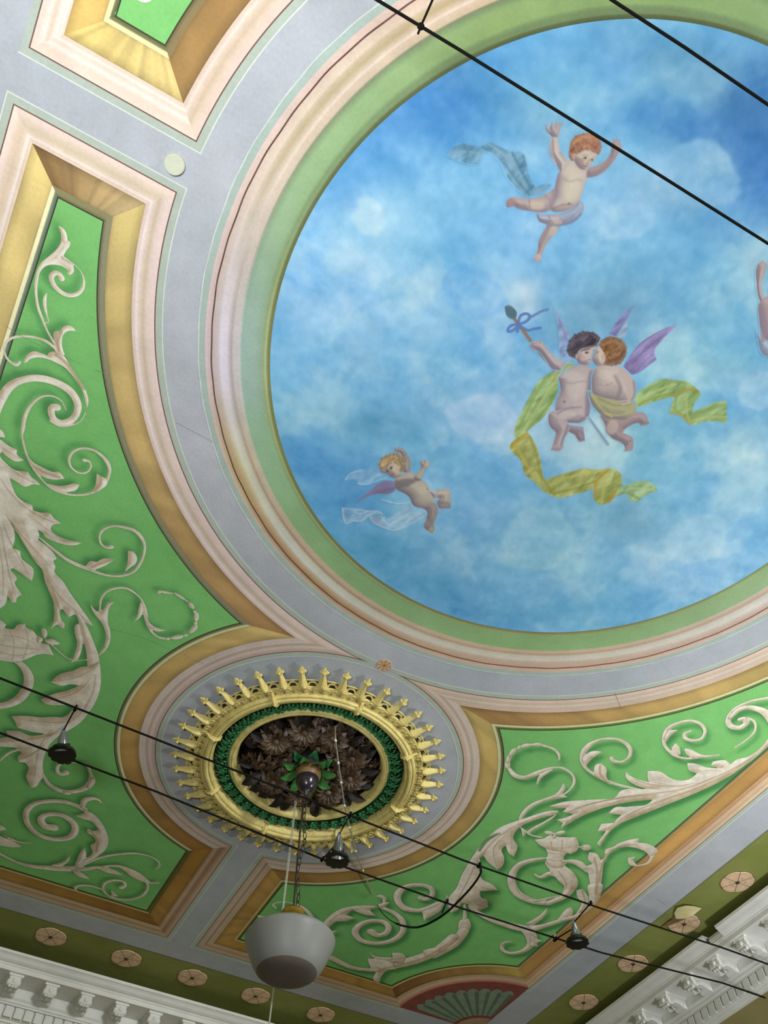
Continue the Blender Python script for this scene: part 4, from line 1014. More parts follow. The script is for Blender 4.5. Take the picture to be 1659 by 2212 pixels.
    p.E(1141,335,14,8,-5,(112,98,88),3,.85,False,True); p.E(1190,349,9,7,-20,(112,98,88),3,.85,False,True); p.E(1142,335,6,6,0,(62,54,52),2,.95,False,True); p.E(1191,349,5,5,0,(62,54,52),2,.95,False,True); p.S([(1118,318,3),(1142,313,5),(1164,319,3)], (150,120,102), 3, .8, False, True); p.S([(1128,346,4),(1150,348,4)], (176,152,138), 3, .7, False, True)
    p.S([(1172,340,5),(1160,372,8),(1146,374,5)], (150,122,106), 3, .7, False, True); p.S([(1128,390,4),(1142,394,8),(1156,388,4)], (146,84,78), 2, .9, False, True)
    p.S([(1278,200,8),(1300,128,3)], (160,196,216), 3, .8, False)
cherub('painted_cherub', C1, c1, label='flying cherub with raised arms')
def c2_drape(p):
    G = (158,180,100); Yl = (172,170,80)
    p.P([(395,440),(470,400),(522,395),(500,440),(440,480),(420,560),(380,650),(330,720),(270,770),(230,800),(180,855),(165,790),(210,680),(260,580),(310,500),(360,460)], G, 3, .82, tex=0.45)
    p.P([(140,880),(165,845),(245,795),(290,870),(320,960),(340,1070),(375,1130),(405,1175),(340,1150),(280,1090),(230,1050),(200,960),(150,915)], (172,168,78), 3, .82, tex=0.45)
    p.P([(345,1080),(430,1050),(520,1025),(580,1012),(650,1020),(720,1012),(790,1040),(797,1110),(760,1180),(720,1215),(670,1225),(640,1200),(630,1130),(580,1150),(520,1165),(450,1185),(390,1175),(360,1130)], Yl, 3, .82, tex=0.45)
    p.P([(780,1120),(840,1105),(880,1090),(960,1090),(1012,1142),(940,1170),(890,1212),(850,1200),(825,1160),(770,1175)], (156,180,116), 3, .82, tex=0.45)
    p.P([(855,610),(900,560),(960,520),(1040,485),(1120,495),(1180,500),(1240,545),(1267,580),(1230,620),(1215,680),(1290,650),(1340,625),(1417,615),(1415,747),(1340,735),(1270,740),(1220,757),(1180,740),(1140,700),(1078,688),(1090,640),(1110,590),(1040,605),(960,630),(870,670)], G, 3, .82, tex=0.45)
    for q, c in (([(470,410),(400,500),(300,660),(200,820)], (186,200,126)), ([(420,560),(330,690),(240,790)], (124,152,80)), ([(510,400),(440,430),(390,500)], (178,152,74)), ([(350,480),(270,620),(190,780)], (138,168,92)),
                 ([(170,860),(220,960),(300,1080)], (198,178,86)), ([(260,830),(300,950),(330,1080)], (142,146,70)), ([(150,880),(180,850),(240,810)], (196,150,50)), ([(300,1020),(340,1080),(400,1165)], (150,150,66)),
                 ([(380,1110),(500,1060),(640,1030)], (196,190,100)), ([(400,1160),(520,1130),(640,1090)], (140,146,64)), ([(720,1020),(650,1090),(640,1190)], (186,150,56)), ([(760,1040),(740,1110),(700,1200)], (142,156,80)), ([(700,1050),(690,1140),(680,1210)], (190,188,104)), ([(720,1210),(760,1150)], (190,140,50)),
                 ([(850,1130),(920,1130),(990,1140)], (184,202,140)), ([(840,1160),(900,1190)], (128,154,96)),
                 ([(890,620),(990,560),(1110,520)], (190,202,128)), ([(880,650),(980,600),(1110,570)], (150,156,70)), ([(960,540),(1060,500),(1170,510)], (136,164,96)), ([(1110,590),(1180,550),(1250,560)], (176,146,66)), ([(1120,600),(1110,660),(1150,700)], (140,162,92)), ([(1180,580),(1180,680),(1200,740)], (184,196,124)), ([(1220,690),(1300,670),(1400,640)], (140,164,98)), ([(1220,730),(1310,710),(1410,710)], (190,196,126)), ([(1085,685),(1150,700),(1200,750)], (180,160,70))):
        p.S([(x, y, 15) for x, y in q], c, 5, .65, False, True)
cherub('painted_drapery', C2, c2_drape, label='yellow green veil')
def c2_staff(p):
    p.S([(165,130,10),(270,272,10),(400,438,9)], (152,122,98), 1)
    p.P([(108,60),(135,52),(165,72),(182,100),(172,128),(150,134),(120,112)], (92,122,132), 2)
    for k in range(5): p.S([(118 + 11 * k, 66 + 4 * k, 4), (128 + 11 * k, 108 + 4 * k, 4)], (66,96,112), 2, .7, False, True)
    B_ = (92,124,184)
    p.S([(190,162,6),(198,122,8),(222,104,9),(248,106,8),(258,126,8),(228,152,8),(192,164,6)], B_, 1, .9); p.S([(250,128,8),(300,102,9),(330,86,7),(362,78,8)], (96,132,176), 1, .9)
    p.S([(188,164,6),(148,172,8),(130,192,8),(132,208,8),(165,196,8),(190,168,6)], B_, 1, .9); p.S([(192,166,8),(184,206,10)], B_, 1, .9); p.S([(205,178,6),(245,200,8),(280,192,8),(318,186,9)], B_, 1, .9)
cherub('painted_staff', C2, c2_staff, label='pine cone staff with blue ribbon')
def c2_staff2(p): p.S([(590,696,14),(650,780,16),(716,872,18)], (136,164,184), 2, .9)
cherub('painted_staff', C2, c2_staff2, label='lower end of the staff')
def c2_wings(p):
    p.P([(395,68),(430,120),(480,200),(505,260),(512,385),(440,355),(432,250),(420,150)], (148,158,196), 8, .82, tex=0.45)
    p.P([(872,52),(820,130),(792,180),(765,245),(718,240),(740,190),(800,110)], (138,130,180), 4, .82, tex=0.45); p.P([(835,120),(822,230),(792,265),(768,255),(790,200)], (170,186,206), 5, .82, tex=0.45)
    p.P([(1127,163),(1060,185),(980,225),(900,280),(860,330),(805,415),(830,452),(880,458),(940,420),(1002,372),(990,320),(1030,262),(1090,202)], (146,124,176), 3, .82, tex=0.45)
    for q, c in (([(1100,180),(980,240),(870,340)], (168,170,206)), ([(1060,220),(950,300),(860,400)], (122,100,156)), ([(1010,280),(930,350),(880,430)], (164,140,190)), ([(980,340),(920,400),(880,445)], (126,106,160)), ([(850,90),(800,170),(750,235)], (118,108,158)), ([(430,140),(470,240),(495,350)], (130,136,178))):
        p.S([(x, y, 10) for x, y in q], c, 5, .6, False, True)
cherub('painted_wing', C2, c2_wings, label='mauve wings')
def c2_left(p):
    sk = (190,176,174); sm = (166,150,156); sd = (132,118,134)
    p.P([(258,300),(272,268),(300,262),(325,266),(360,308),(410,358),(470,392),(440,435),(390,428),(350,372),(310,322),(280,312)], sk, 2)
    p.P([(425,475),(500,420),(560,402),(645,428),(645,480),(622,540),(612,620),(602,700),(560,742),(500,737),(420,695),(408,640),(438,560)], sk, 2)
    p.P([(480,758),(540,765),(572,770),(582,845),(547,850),(520,815),(470,790)], sm, 2)
    p.P([(365,720),(375,685),(420,670),(500,660),(560,652),(604,680),(592,722),(530,742),(482,742),(492,780),(452,850),(457,890),(430,907),(382,902),(400,850),(410,800),(380,772)], sk, 2)
    p.S([(622,450,30),(606,560,34),(596,690,28)], sd, 10, .75, False, True); p.S([(430,560,16),(415,650,16)], sm, 8, .7, False, True); p.E(530,530,60,80,10,(206,194,184),14,.6,False,True); p.E(500,460,44,26,0,(204,192,184),9,.6,False,True)
    p.S([(450,500,8),(500,512,9),(560,500,8),(600,506,6)], (158,140,142), 5, .6, False, True); p.E(460,620,10,8,0,(140,120,126),3,.8,False,True); p.S([(420,690,8),(480,660,9),(560,650,8)], sd, 5, .6, False, True)
    p.S([(490,735,12),(540,738,14),(596,700,14)], sd, 7, .6, False, True); p.E(480,700,50,22,-10,(206,194,186),8,.6,False,True); p.S([(480,760,12),(460,830,16),(440,880,10)], sd, 7, .6, False, True); p.S([(400,790,14),(410,860,10)], sm, 6, .5, False, True); p.E(410,885,22,14,0,(178,158,164),4,.7,False,True); [p.E(x,y,7,6,0,(188,168,170),2,.9,True,False) for x,y in ((388,902),(402,906),(416,907),(430,905))]; [p.E(x,y,7,6,0,(158,138,146),2,.9,True,False) for x,y in ((548,850),(562,850),(576,846))]; [p.E(x,y,6,9,20,(192,176,174),2,.9,True,False) for x,y in ((262,288),(270,302),(282,312),(318,268))]; p.S([(500,780,14),(560,800,16),(570,840,10)], sd, 6, .6, False, True)
    p.S([(300,310,8),(360,380,10),(420,425,10)], sd, 6, .6, False, True); p.S([(265,290,5),(290,296,5)], sd, 3, .7, False, True); p.S([(268,278,4),(300,280,4)], sd, 3, .6, False, True)
    hair(p, [(478,325),(488,265),(520,230),(570,208),(632,216),(668,245),(662,282),(632,300),(600,300),(560,312),(542,350),(520,362),(490,348)], (78,70,80), 13, 2)
    p.P([(530,362),(548,316),(600,298),(642,288),(655,308),(634,345),(626,370),(612,396),(572,402),(540,388)], (206,188,178), 2)
    p.S([(500,300,12),(530,255,12),(600,235,10)], (104,94,102), 5, .7, False, True); p.S([(560,320,10),(600,306,10),(640,292,8)], (70,62,70), 4, .6, False, True)
    p.E(592,331,12,6,-15,(110,92,90),3,.85,False,True); p.E(593,331,5,5,0,(56,48,52),2,.95,False,True); p.S([(576,320,3),(592,314,5),(610,314,3)], (96,82,82), 2, .8, False, True); p.S([(628,318,3),(637,316,6),(644,310,3)], (84,70,70), 2, .9, False, True); p.E(572,368,16,12,0,(216,178,170),6,.7,False,True); p.S([(600,372,4),(614,374,6)], (160,92,92), 2, .8, False, True); p.S([(545,390,8),(580,402,8)], (150,128,134), 4, .6, False, True); p.E(532,352,8,14,0,(196,168,160),3,.8,False,True)
cherub('painted_cherub', C2, c2_left, label='dark haired cherub holding the staff')
def c2_right(p):
    sk = (200,186,176); sm = (170,150,150); sd = (136,120,130)
    p.P([(665,700),(760,715),(830,690),(900,682),(932,688),(957,742),(920,757),(890,745),(820,780),(802,802),(862,832),(866,890),(820,907),(808,870),(740,832),(708,800),(698,750)], sm, 2)
    p.P([(635,435),(680,398),(760,402),(812,428),(852,470),(878,525),(872,590),(842,628),(790,620),(720,602),(635,578),(622,520)], sk, 2)
    p.P([(600,555),(650,580),(720,600),(800,610),(865,615),(882,672),(832,722),(760,722),(700,717),(660,682),(620,632)], (176,170,122), 3, .92)
    p.S([(620,580,12),(680,660,14),(740,710,12)], (200,190,120), 5, .7, False, True); p.S([(660,600,12),(750,640,12),(850,640,10)], (150,146,92), 5, .6, False, True); p.S([(700,690,10),(790,700,10),(860,670,8)], (196,190,130), 5, .6, False, True); p.S([(650,650,10),(720,680,12)], (150,150,100), 5, .6, False, True)
    p.S([(760,470,16),(790,540,22),(770,600,20)], sd, 9, .65, False, True); p.E(700,460,40,30,0,(212,200,186),9,.6,False,True); p.S([(650,520,7),(710,524,8),(750,500,6)], (160,140,138), 5, .5, False, True); p.E(712,520,7,6,0,(176,128,124),3,.6,False,True)
    p.P([(800,420),(850,470),(882,530),(868,590),(852,622),(802,642),(782,612),(822,600),(832,560),(800,500),(770,460)], (196,180,172), 3, .95, False, True)
    p.S([(868,500,10),(874,570,12),(855,610,8)], sd, 6, .6, False, True); p.S([(785,612,5),(830,604,5)], (120,106,116), 2, .8, False, True); p.S([(790,626,4),(826,620,4)], (120,106,116), 2, .8, False, True)
    p.E(742,770,34,44,20,(204,188,176),8,.7,False,True); p.S([(740,830,14),(800,860,16),(850,850,14)], sd, 6, .6, False, True); p.S([(810,770,14),(870,740,16),(930,740,12)], sd, 7, .7, False, True); p.S([(690,730,12),(705,800,10)], sm, 5, .6, False, True); p.E(840,890,20,14,0,(176,154,156),4,.7,False,True); [p.E(x,y,7,6,0,(180,158,158),2,.9,True,False) for x,y in ((818,906),(832,908),(846,904),(858,898))]; [p.E(x,y,7,6,0,(166,142,146),2,.9,True,False) for x,y in ((912,756),(928,757),(944,752),(955,744))]
    hair(p, [(660,300),(680,258),(730,238),(792,254),(825,300),(817,352),(790,392),(740,404),(700,402),(690,370),(678,340)], (146,108,74), 13, 3)
    p.P([(624,370),(632,340),(646,310),(666,290),(692,330),(702,372),(684,402),(652,408),(634,392)], (214,198,180), 2)
    p.S([(690,290,12),(740,262,12),(796,285,10)], (176,134,90), 5, .8, False, True); p.S([(720,380,14),(780,360,14),(812,320,10)], (112,78,56), 6, .7, False, True); p.E(686,356,9,14,10,(206,170,154),3,.9,False,True); p.S([(650,330,4),(662,326,6)], (110,88,80), 2, .8, False, True); p.S([(650,405,8),(690,402,8)], (160,136,132), 4, .6, False, True); p.S([(632,372,4),(640,376,5)], (170,104,100), 2, .7, False, True)
cherub('painted_cherub', C2, c2_right, label='golden haired cherub kissing the other')
def c3_veil(p):
    p.P([(235,548),(300,480),(400,440),(520,430),(650,480),(630,545),(500,600),(400,602),(360,552)], (168,198,218), 14, .45, tex=0.5)
    p.P([(200,865),(350,880),(480,890),(590,905),(650,920),(700,990),(800,920),(880,860),(980,820),(1000,900),(1150,920),(1050,990),(950,1040),(830,1112),(740,1112),(640,1072),(540,1032),(500,960),(420,1012),(330,1012),(240,1042),(208,960)], (170,194,212), 8, .5, tex=0.5)
    Wt = (206,218,230)
    for q in ([(240,548),(300,480),(420,445)], [(380,590),(470,602),(600,560),(690,530)], [(205,870),(350,880),(480,900),(600,905),(660,935)], [(210,880),(240,1035),(330,1010),(420,1012),(500,945),(590,910)], [(520,960),(560,1030),(660,1080),(780,1115),(880,1090),(1000,1030),(1110,960)], [(640,960),(720,1050),(840,1000),(960,920)], [(330,900),(400,930),(480,905)], [(720,800),(850,815),(950,800)], [(640,770),(760,800)], [(880,1060),(980,980),(1080,920)]):
        p.S([(x, y, 9) for x, y in q], Wt, 5, .75)
    p.S([(540,1000,40),(640,1040,40)], (176,166,200), 14, .6, False, True)
cherub('painted_drapery', C3, c3_veil, 0.0035, label='sheer white veil')
def c3(p):
    sk = (188,180,162); sm = (160,152,146); sd = (120,114,118)
    p.P([(365,795),(450,730),(520,670),(600,600),(700,558),(780,575),(805,640),(770,690),(700,712),(600,707),(500,732),(420,772)], (134,120,158), 6, .9)
    p.S([(420,760,12),(540,680,18),(660,600,16)], (158,128,166), 8, .6, False, True); p.S([(600,690,14),(720,660,18),(790,640,12)], (118,108,142), 8, .6, False, True)
    p.P([(880,440),(870,380),(885,320),(862,260),(840,240),(795,238),(788,188),(815,200),(838,178),(850,198),(880,192),(912,230),(942,280),(972,330),(972,390),(960,480),(900,470)], (170,164,152), 3)
    p.P([(1178,680),(1260,670),(1380,652),(1417,690),(1412,790),(1422,862),(1360,872),(1290,872),(1268,815),(1290,750),(1240,765)], sk, 3)
    p.P([(1080,860),(1160,800),(1230,790),(1275,860),(1263,960),(1232,1030),(1238,1112),(1212,1147),(1150,1112),(1118,1080),(1150,980),(1148,900)], sm, 3)
    p.P([(785,590),(800,540),(860,500),(940,462),(1010,485),(1040,540),(1100,555),(1170,620),(1195,700),(1235,780),(1185,835),(1080,865),(1000,835),(958,745),(900,702),(820,662)], sk, 3)
    p.P([(1000,520),(1030,480),(1080,430),(1085,390),(1072,340),(1095,330),(1105,350),(1132,322),(1150,325),(1182,380),(1162,420),(1130,440),(1112,490),(1092,555),(1030,560)], (190,182,164), 3)
    p.P([(800,560),(960,535),(1050,560),(980,602),(880,645),(800,652)], sd, 10, .8, False, True); p.S([(850,660,40),(940,720,40),(1000,820,34)], sd, 16, .7, False, True); p.E(1085,650,80,60,30,(202,194,172),16,.7,False,True); p.E(1120,760,60,40,30,(180,174,162),14,.6,False,True); p.E(1155,655,10,9,0,(146,136,126),4,.7,False,True)
    p.S([(900,240,16),(950,340,20),(950,440,18)], (140,134,128), 8, .6, False, True); p.S([(1010,550,12),(1080,552,10)], sd, 6, .5, False, True); p.S([(1090,350,8),(1110,400,10)], (150,140,140), 4, .6, False, True); p.S([(1130,340,6),(1135,370,6)], (120,110,112), 3, .7, False, True)
    p.S([(1290,800,30),(1390,820,34),(1400,860,20)], sd, 12, .7, False, True); p.E(1330,700,60,24,0,(202,192,172),10,.6,False,True); p.S([(1150,960,20),(1200,1010,28),(1180,1080,22)], sd, 12, .6, False, True); p.E(1200,1110,30,20,20,(182,168,122),6,.8,False,True); p.S([(1200,660,16),(1250,740,20),(1230,800,16)], (196,202,214), 8, .6, False, True)
    hair(p, [(612,385),(640,315),(690,288),(740,260),(830,260),(892,300),(902,380),(882,445),(845,475),(800,400),(760,362),(720,380),(692,425),(682,475),(640,452)], (174,150,110), 22, 4)
    p.P([(688,440),(710,385),(760,360),(810,375),(855,440),(858,495),(800,527),(750,517),(708,492)], (202,188,164), 3)
    p.S([(650,360,30),(700,320,30),(790,290,26)], (192,168,122), 10, .7, False, True); p.S([(640,430,18),(690,400,18),(740,360,14)], (132,108,80), 8, .6, False, True); p.S([(840,330,22),(870,400,22),(850,450,16)], (138,114,84), 8, .6, False, True)
    p.E(710,452,13,10,-20,(92,82,74),3,.9,False,True); p.E(752,420,17,12,-30,(92,82,74),3,.9,False,True); p.E(712,449,5,5,0,(50,44,44),2,.95,False,True); p.E(754,418,6,6,0,(50,44,44),2,.95,False,True); p.S([(730,440,8),(742,466,12),(758,462,8)], (150,128,110), 4, .7, False, True); p.S([(752,496,6),(768,488,12),(786,480,6)], (168,96,84), 3, .9, False, True); p.S([(730,405,5),(758,396,6),(780,392,4)], (130,104,80), 3, .7, False, True)
    p.S([(740,515,12),(800,525,14),(850,495,10)], (138,122,110), 6, .6, False, True); p.E(800,450,26,24,0,(208,180,156),8,.5,False,True)
    p.P([(1150,578),(1200,582),(1245,640),(1250,700),(1180,640)], (196,200,226), 8, .6, False)
cherub('painted_cherub', C3, c3, 0.003, label='small cherub with a mauve wing')
def c4(p):
    p.P([(1636,572),(1648,562),(1656,572),(1652,590),(1645,612),(1650,640),(1664,655),(1652,664),(1639,645),(1634,610)], (194,178,172), 3)
    p.P([(1641,655),(1656,640),(1690,628),(1712,690),(1690,750),(1660,742),(1644,715),(1640,690)], (190,172,170), 4)
    p.P([(1664,612),(1672,585),(1690,580),(1712,600),(1710,635),(1685,655),(1660,648)], (150,112,84), 3)
    p.P([(1662,625),(1670,612),(1684,617),(1684,640),(1670,650)], (206,188,168), 2)
    p.P([(1634,715),(1660,735),(1700,735),(1690,770),(1650,768)], (186,198,214), 6, .8)
    p.S([(1640,660,10),(1650,700,14),(1648,735,10)], (150,132,146), 6, .7, False, True)
    p.P([(1690,640),(1730,620),(1760,560),(1755,640),(1715,690)], (150,136,178), 4, .9)
    p.S([(1690,740,22),(1720,770,18),(1730,810,12)], (180,160,156), 3)
cherub('painted_cherub', (0, 0, 1.0), c4, 0.005, label='cherub at the right rim of the sky')

# ================================================================== small painted and applied ornaments of the ceiling
ROS_A = material('rosette_cream', (222, 190, 150), 0.75, namt=0.10, nscale=18, c2=(226, 196, 160))
ROS_C = material('rosette_centre', (58, 44, 34), 0.7, namt=0.2)
ROS_L = material('rosette_lines', (120, 96, 64), 0.8, namt=0.1)
def petal_mesh(r0, r1, a, gap, z0=0.0, z1=0.006, n=4):
    m = MB(); v = []; f = []
    for k in range(n + 1):
        t = -a / 2 + a * k / n
        rr = r1 * (1 - 0.05 * (2 * k / n - 1) ** 2)
        off = gap / 2
        for r_, z in ((r0, -z1), (rr * 0.97, -z1), (rr, -z0)):
            tt = max(min(t, a / 2 - off / max(r_, 0.01)), -a / 2 + off / max(r_, 0.01))
            v.append((r_ * math.cos(tt), r_ * math.sin(tt), z))
    for k in range(n):
        for j in range(2):
            f.append((k * 3 + j, (k + 1) * 3 + j, (k + 1) * 3 + j + 1, k * 3 + j + 1))
    return m.add(v, f).mesh('petal')
PETAL = petal_mesh(0.012, 0.128, math.pi / 3, 0.004)
DISC = MB().lathe([(0.0, -0.001), (0.131, -0.001), (0.131, 0.0)], 36).mesh('disc')
CENT = MB().lathe([(0.0, -0.016), (0.010, -0.015), (0.017, -0.008), (0.018, 0)], 12).mesh('centre')
DOT = MB().ball((0.055, 0, -0.006), 0.005, 0.004, 0.002).mesh('dot')
def rosette(x, y, rz, label, group):
    o = empty('rosette', (x, y, Z1 - 0.0004), rz)
    tag(o, label, 'rosette', group)
    link('disc', DISC, ROS_L, o)
    for k in range(6):
        link('petal', PETAL, ROS_A, o, rot=(0, 0, k * math.pi / 3))
        if k % 3: link('dot', DOT, ROS_L, o, (0, 0, 0), (0, 0, k * math.pi / 3))
    link('centre', CENT, ROS_C, o)
    o.scale = (1.07, 1.07, 1)
    return o
GA = 'rosettes along the back wall'; GB = 'rosettes along the right wall'
names_A = ['painted rosette above the cornice nearest the left picture edge', 'second rosette from the left above the left cornice', 'third rosette from the left above the left cornice',
           'fourth rosette from the left, lower left of the glass bowl', 'rosette below the glass bowl close to the bottom edge']
for (x, lab) in zip((1.016, 0.334, -0.292, -0.915, -1.585), names_A): rosette(x, -6.364, 0.35, lab, GA)
rosette(1.66, -6.364, 0.3, 'rosette above the left cornice beyond the left picture edge', GA)
rosette(-2.25, -6.364, 0.3, 'rosette near the room corner beyond the bottom edge', GA)
for (y, lab) in zip((-2.885, -3.545, -4.235, -4.97), ['bright rosette at the right edge above the right cornice', 'rosette half hidden by a curled flake of paint', 'dim rosette left of the torn one on the dark border', 'dimmest rosette near the painted shell']):
    rosette(-3.607, y, 0.5, lab, GB)
rosette(-3.607, -2.22, 0.5, 'rosette above the right cornice just beyond the right picture edge', GB)

# small star rosette between medallion and sky
st = empty('star_rosette', (at(830, 1437)[0], at(830, 1437)[1], Z1 - 0.0004), 0.2)
tag(st, 'tiny orange eight petalled star above the gilded medallion', 'rosette')
STAR_M = material('star_orange', (214, 176, 134), 0.8)
sp_ = petal_mesh(0.006, 0.052, math.pi / 4, 0.004, 0, 0.003)
link('disc', MB().lathe([(0, -0.0004), (0.047, -0.0004), (0.047, 0)], 24).mesh('disc'), ROS_L, st)
for k in range(8): link('petal', sp_, STAR_M, st, rot=(0, 0, k * math.pi / 4))

# blank round cover plate
dp = at(378, 355)
cp = MB().lathe([(0, -0.018), (0.088, -0.018), (0.095, -0.014), (0.096, 0.0)], 40).build('cover_plate', material('cover_plate_cream', (206, 212, 188), 0.6, namt=0.05), None, (dp[0], dp[1], H - 0.001), smooth=False)
cp.scale = (0.5, 0.5, 1.0)
tag(cp, 'small blank round plate on the grey ceiling band, upper left', 'cover plate')

# curled flake of paint
FLAKE = material('flake_pale', (232, 224, 186), 0.7, namt=0.1, c2=(206, 196, 120))
fl = empty('paint_flake', (*at(1500, 1985), H - 0.004))
tag(fl, 'torn curled flake of paint hanging over a rosette', 'paint flake')
def flap(px, zs, name, mat):
    q = at_arr(px) - np.array(fl.location[:2]); c = q.mean(0)
    v = [(x, y, z) for (x, y), z in zip(q, zs)] + [(c[0], c[1], sum(zs) / len(zs) - 0.012)]
    n = len(q)
    MB().add(v, [(k, (k + 1) % n, n) for k in range(n)]).build(name, mat, fl, smooth=True)
FB = material('flake_brown', (112, 84, 50), 0.9, namt=0.25, c2=(150, 120, 76))
flap([(1424, 2003), (1448, 1984), (1474, 1971), (1514, 1956), (1503, 1967), (1476, 1984), (1446, 1996)], [-0.008] * 7, 'brown_patch', FB)  # dark brown strip beside the curl
flap([(1455, 1969), (1461, 1955), (1479, 1948), (1496, 1949), (1514, 1956), (1496, 1963), (1476, 1971), (1458, 1977)], [-0.012, -0.02, -0.03, -0.03, -0.02, -0.045, -0.05, -0.03], 'curl', FLAKE)

# painted scallop shell in the room corner
shell = empty('painted_shell', (-3.035, -5.885, H))
tag(shell, 'painted scallop shell with a red rim in the dark corner by the bottom edge', 'shell ornament')
RIB1 = material('shell_green_pale', (128, 148, 124), 0.8, namt=0.1); RIB2 = material('shell_green_deep', (88, 114, 92), 0.8, namt=0.1); RED = material('shell_red', (132, 68, 58), 0.8, namt=0.15); SBASE = material('shell_tan', (170, 140, 110), 0.8)
def wedge(r0, r1, a0, a1, z, bulge=0.0):
    n = 8; v = []; f = []
    for k in range(n + 1):
        a = a0 + (a1 - a0) * k / n; s = math.sin(math.pi * k / n)
        for r_ in (r0, r1 + bulge * s): v.append((r_ * math.cos(a), r_ * math.sin(a), -z))
    for k in range(n): f.append((2 * k, 2 * k + 2, 2 * k + 3, 2 * k + 1))
    return MB().add(v, f)
wedge(0.0, 0.862, 0.0, math.pi / 2, 0.0011).build('shell_base', RED, shell)
for k in range(9):
    da = (math.pi / 2 - 0.16) / 9; a0 = 0.08 + k * da
    wedge(0.28, 0.70, a0, a0 + da, 0.002, 0.05).build('shell_rib', RIB1, shell)
    wedge(0.28, 0.69, a0 + da * 0.62, a0 + da * 0.98, 0.0026, 0.01).build('shell_rib_shade', RIB2, shell)
wedge(0.24, 0.28, 0, math.pi / 2, 0.003).build('shell_band', RED, shell); wedge(0.0, 0.24, 0.06, math.pi / 2 - 0.06, 0.003).build('shell_heart', SBASE, shell)

# ================================================================== gilded plaster medallion
GOLD = material('gilded_plaster', (218, 202, 122), 0.55, namt=0.12, nscale=20, c2=(226, 211, 138), spec=0.3)
GOLD2 = material('gilded_plaster_tarnish', (120, 92, 52), 0.6, namt=0.2)
GREEN = material('garland_green', (36, 100, 56), 0.4, namt=0.35, nscale=25, c2=(62, 140, 86))
DGREEN = material('garland_ground', (16, 58, 28), 0.7, namt=0.3)
BROWN = material('bronze_flower', (74, 58, 42), 0.42, namt=0.45, nscale=18, c2=(104, 84, 62))
DBROWN = material('dark_bronze_and_shade', (30, 23, 16), 0.6, namt=0.3)  # also stands in for recess shade in the gilded crown
med = empty('ceiling_medallion', (MM[0], MM[1], H))
tag(med, 'round gilded plaster medallion with a crown of spikes and bronze flowers', 'medallion')
# cove of the opening and its ground
MB().lathe([(0.0, 0.13), (0.46, 0.13), (0.50, 0.08), (0.53, 0.0), (0.545, 0.0)], 72).build('rosette_ground', DBROWN, med, smooth=True)
MB().lathe([(0.505, 0.10), (0.512, 0.05), (0.522, 0.0), (0.526, -0.018), (0.533, -0.03), (0.548, -0.036), (0.556, -0.03), (0.566, -0.033), (0.575, -0.022), (0.578, -0.004), (0.59, 0.0)], 96).build('inner_ring', GOLD, med)
MB().lathe([(0.574, -0.014), (0.582, -0.020), (0.590, -0.012), (0.592, 0.0)], 96).build('garland_rim', material('garland_rim_green', (92, 176, 110), 0.5), med)
MB().lathe([(0.575, -0.006), (0.60, -0.002), (0.65, -0.004), (0.69, -0.02), (0.70, -0.03)], 72).build('garland_bed', DGREEN, med, smooth=True)
MB().lathe([(0.682, 0.0), (0.686, -0.05), (0.692, -0.068), (0.701, -0.074), (0.706, -0.074), (0.7075, -0.066), (0.710, -0.066), (0.713, -0.080), (0.722, -0.088), (0.734, -0.088), (0.742, -0.081), (0.744, -0.071), (0.747, -0.071), (0.750, -0.079), (0.759, -0.077), (0.765, -0.068), (0.767, -0.058), (0.80, -0.052), (0.818, -0.050), (0.822, -0.042), (0.82, -0.0)], 120).build('crown_ring', GOLD, med)
NS = 40
MB().lathe([(0.800, -0.049), (0.815, -0.046), (0.848, -0.024)], 80).build('crown_recess_shade', DBROWN, med)  # dark ring: tarnish and shade between the spikes put in as colour
def spike_mesh():
    m = MB()
    # concave three faced obelisk lying outward, ridge towards the floor
    st_ = [(0.808, 0.046, -0.040, -0.060), (0.820, 0.041, -0.038, -0.072), (0.842, 0.032, -0.036, -0.076), (0.872, 0.0235, -0.034, -0.070), (0.908, 0.0155, -0.030, -0.059), (0.948, 0.0095, -0.026, -0.047)]
    v = []; f = []
    for r_, w_, za, zb in st_: v += [(r_, -w_, za), (r_, -w_ * 0.22, zb), (r_, w_ * 0.22, zb), (r_, w_, za)]
    for k in range(len(st_) - 1):
        for q in range(3): f.append((4 * k + q, 4 * k + q + 1, 4 * k + q + 5, 4 * k + q + 4))
        f.append((4 * k + 3, 4 * k, 4 * k + 4, 4 * k + 7))
    f.append((0, 1, 2, 3)); m.add(v, f)
    return m.mesh('spike')
def finial_mesh():
    m = MB()
    m.box(0.938, 0.952, -0.022, 0.022, -0.050, -0.022); m.ball((0.946, 0.023, -0.036), 0.0095, n=6, m=4); m.ball((0.946, -0.023, -0.036), 0.0095, n=6, m=4); m.ball((0.948, 0, -0.056), 0.0095, n=6, m=4)
    m.add([(0.952, -0.009, -0.046), (0.952, 0.009, -0.046), (0.952, 0.009, -0.026), (0.952, -0.009, -0.026), (0.966, -0.013, -0.044), (0.966, 0.013, -0.044), (0.966, 0.013, -0.028), (0.966, -0.013, -0.028), (0.992, 0, -0.034)],
          [(0, 1, 5, 4), (1, 2, 6, 5), (2, 3, 7, 6), (3, 0, 4, 7), (4, 5, 8), (5, 6, 8), (6, 7, 8), (7, 4, 8)])
    return m.mesh('finial')
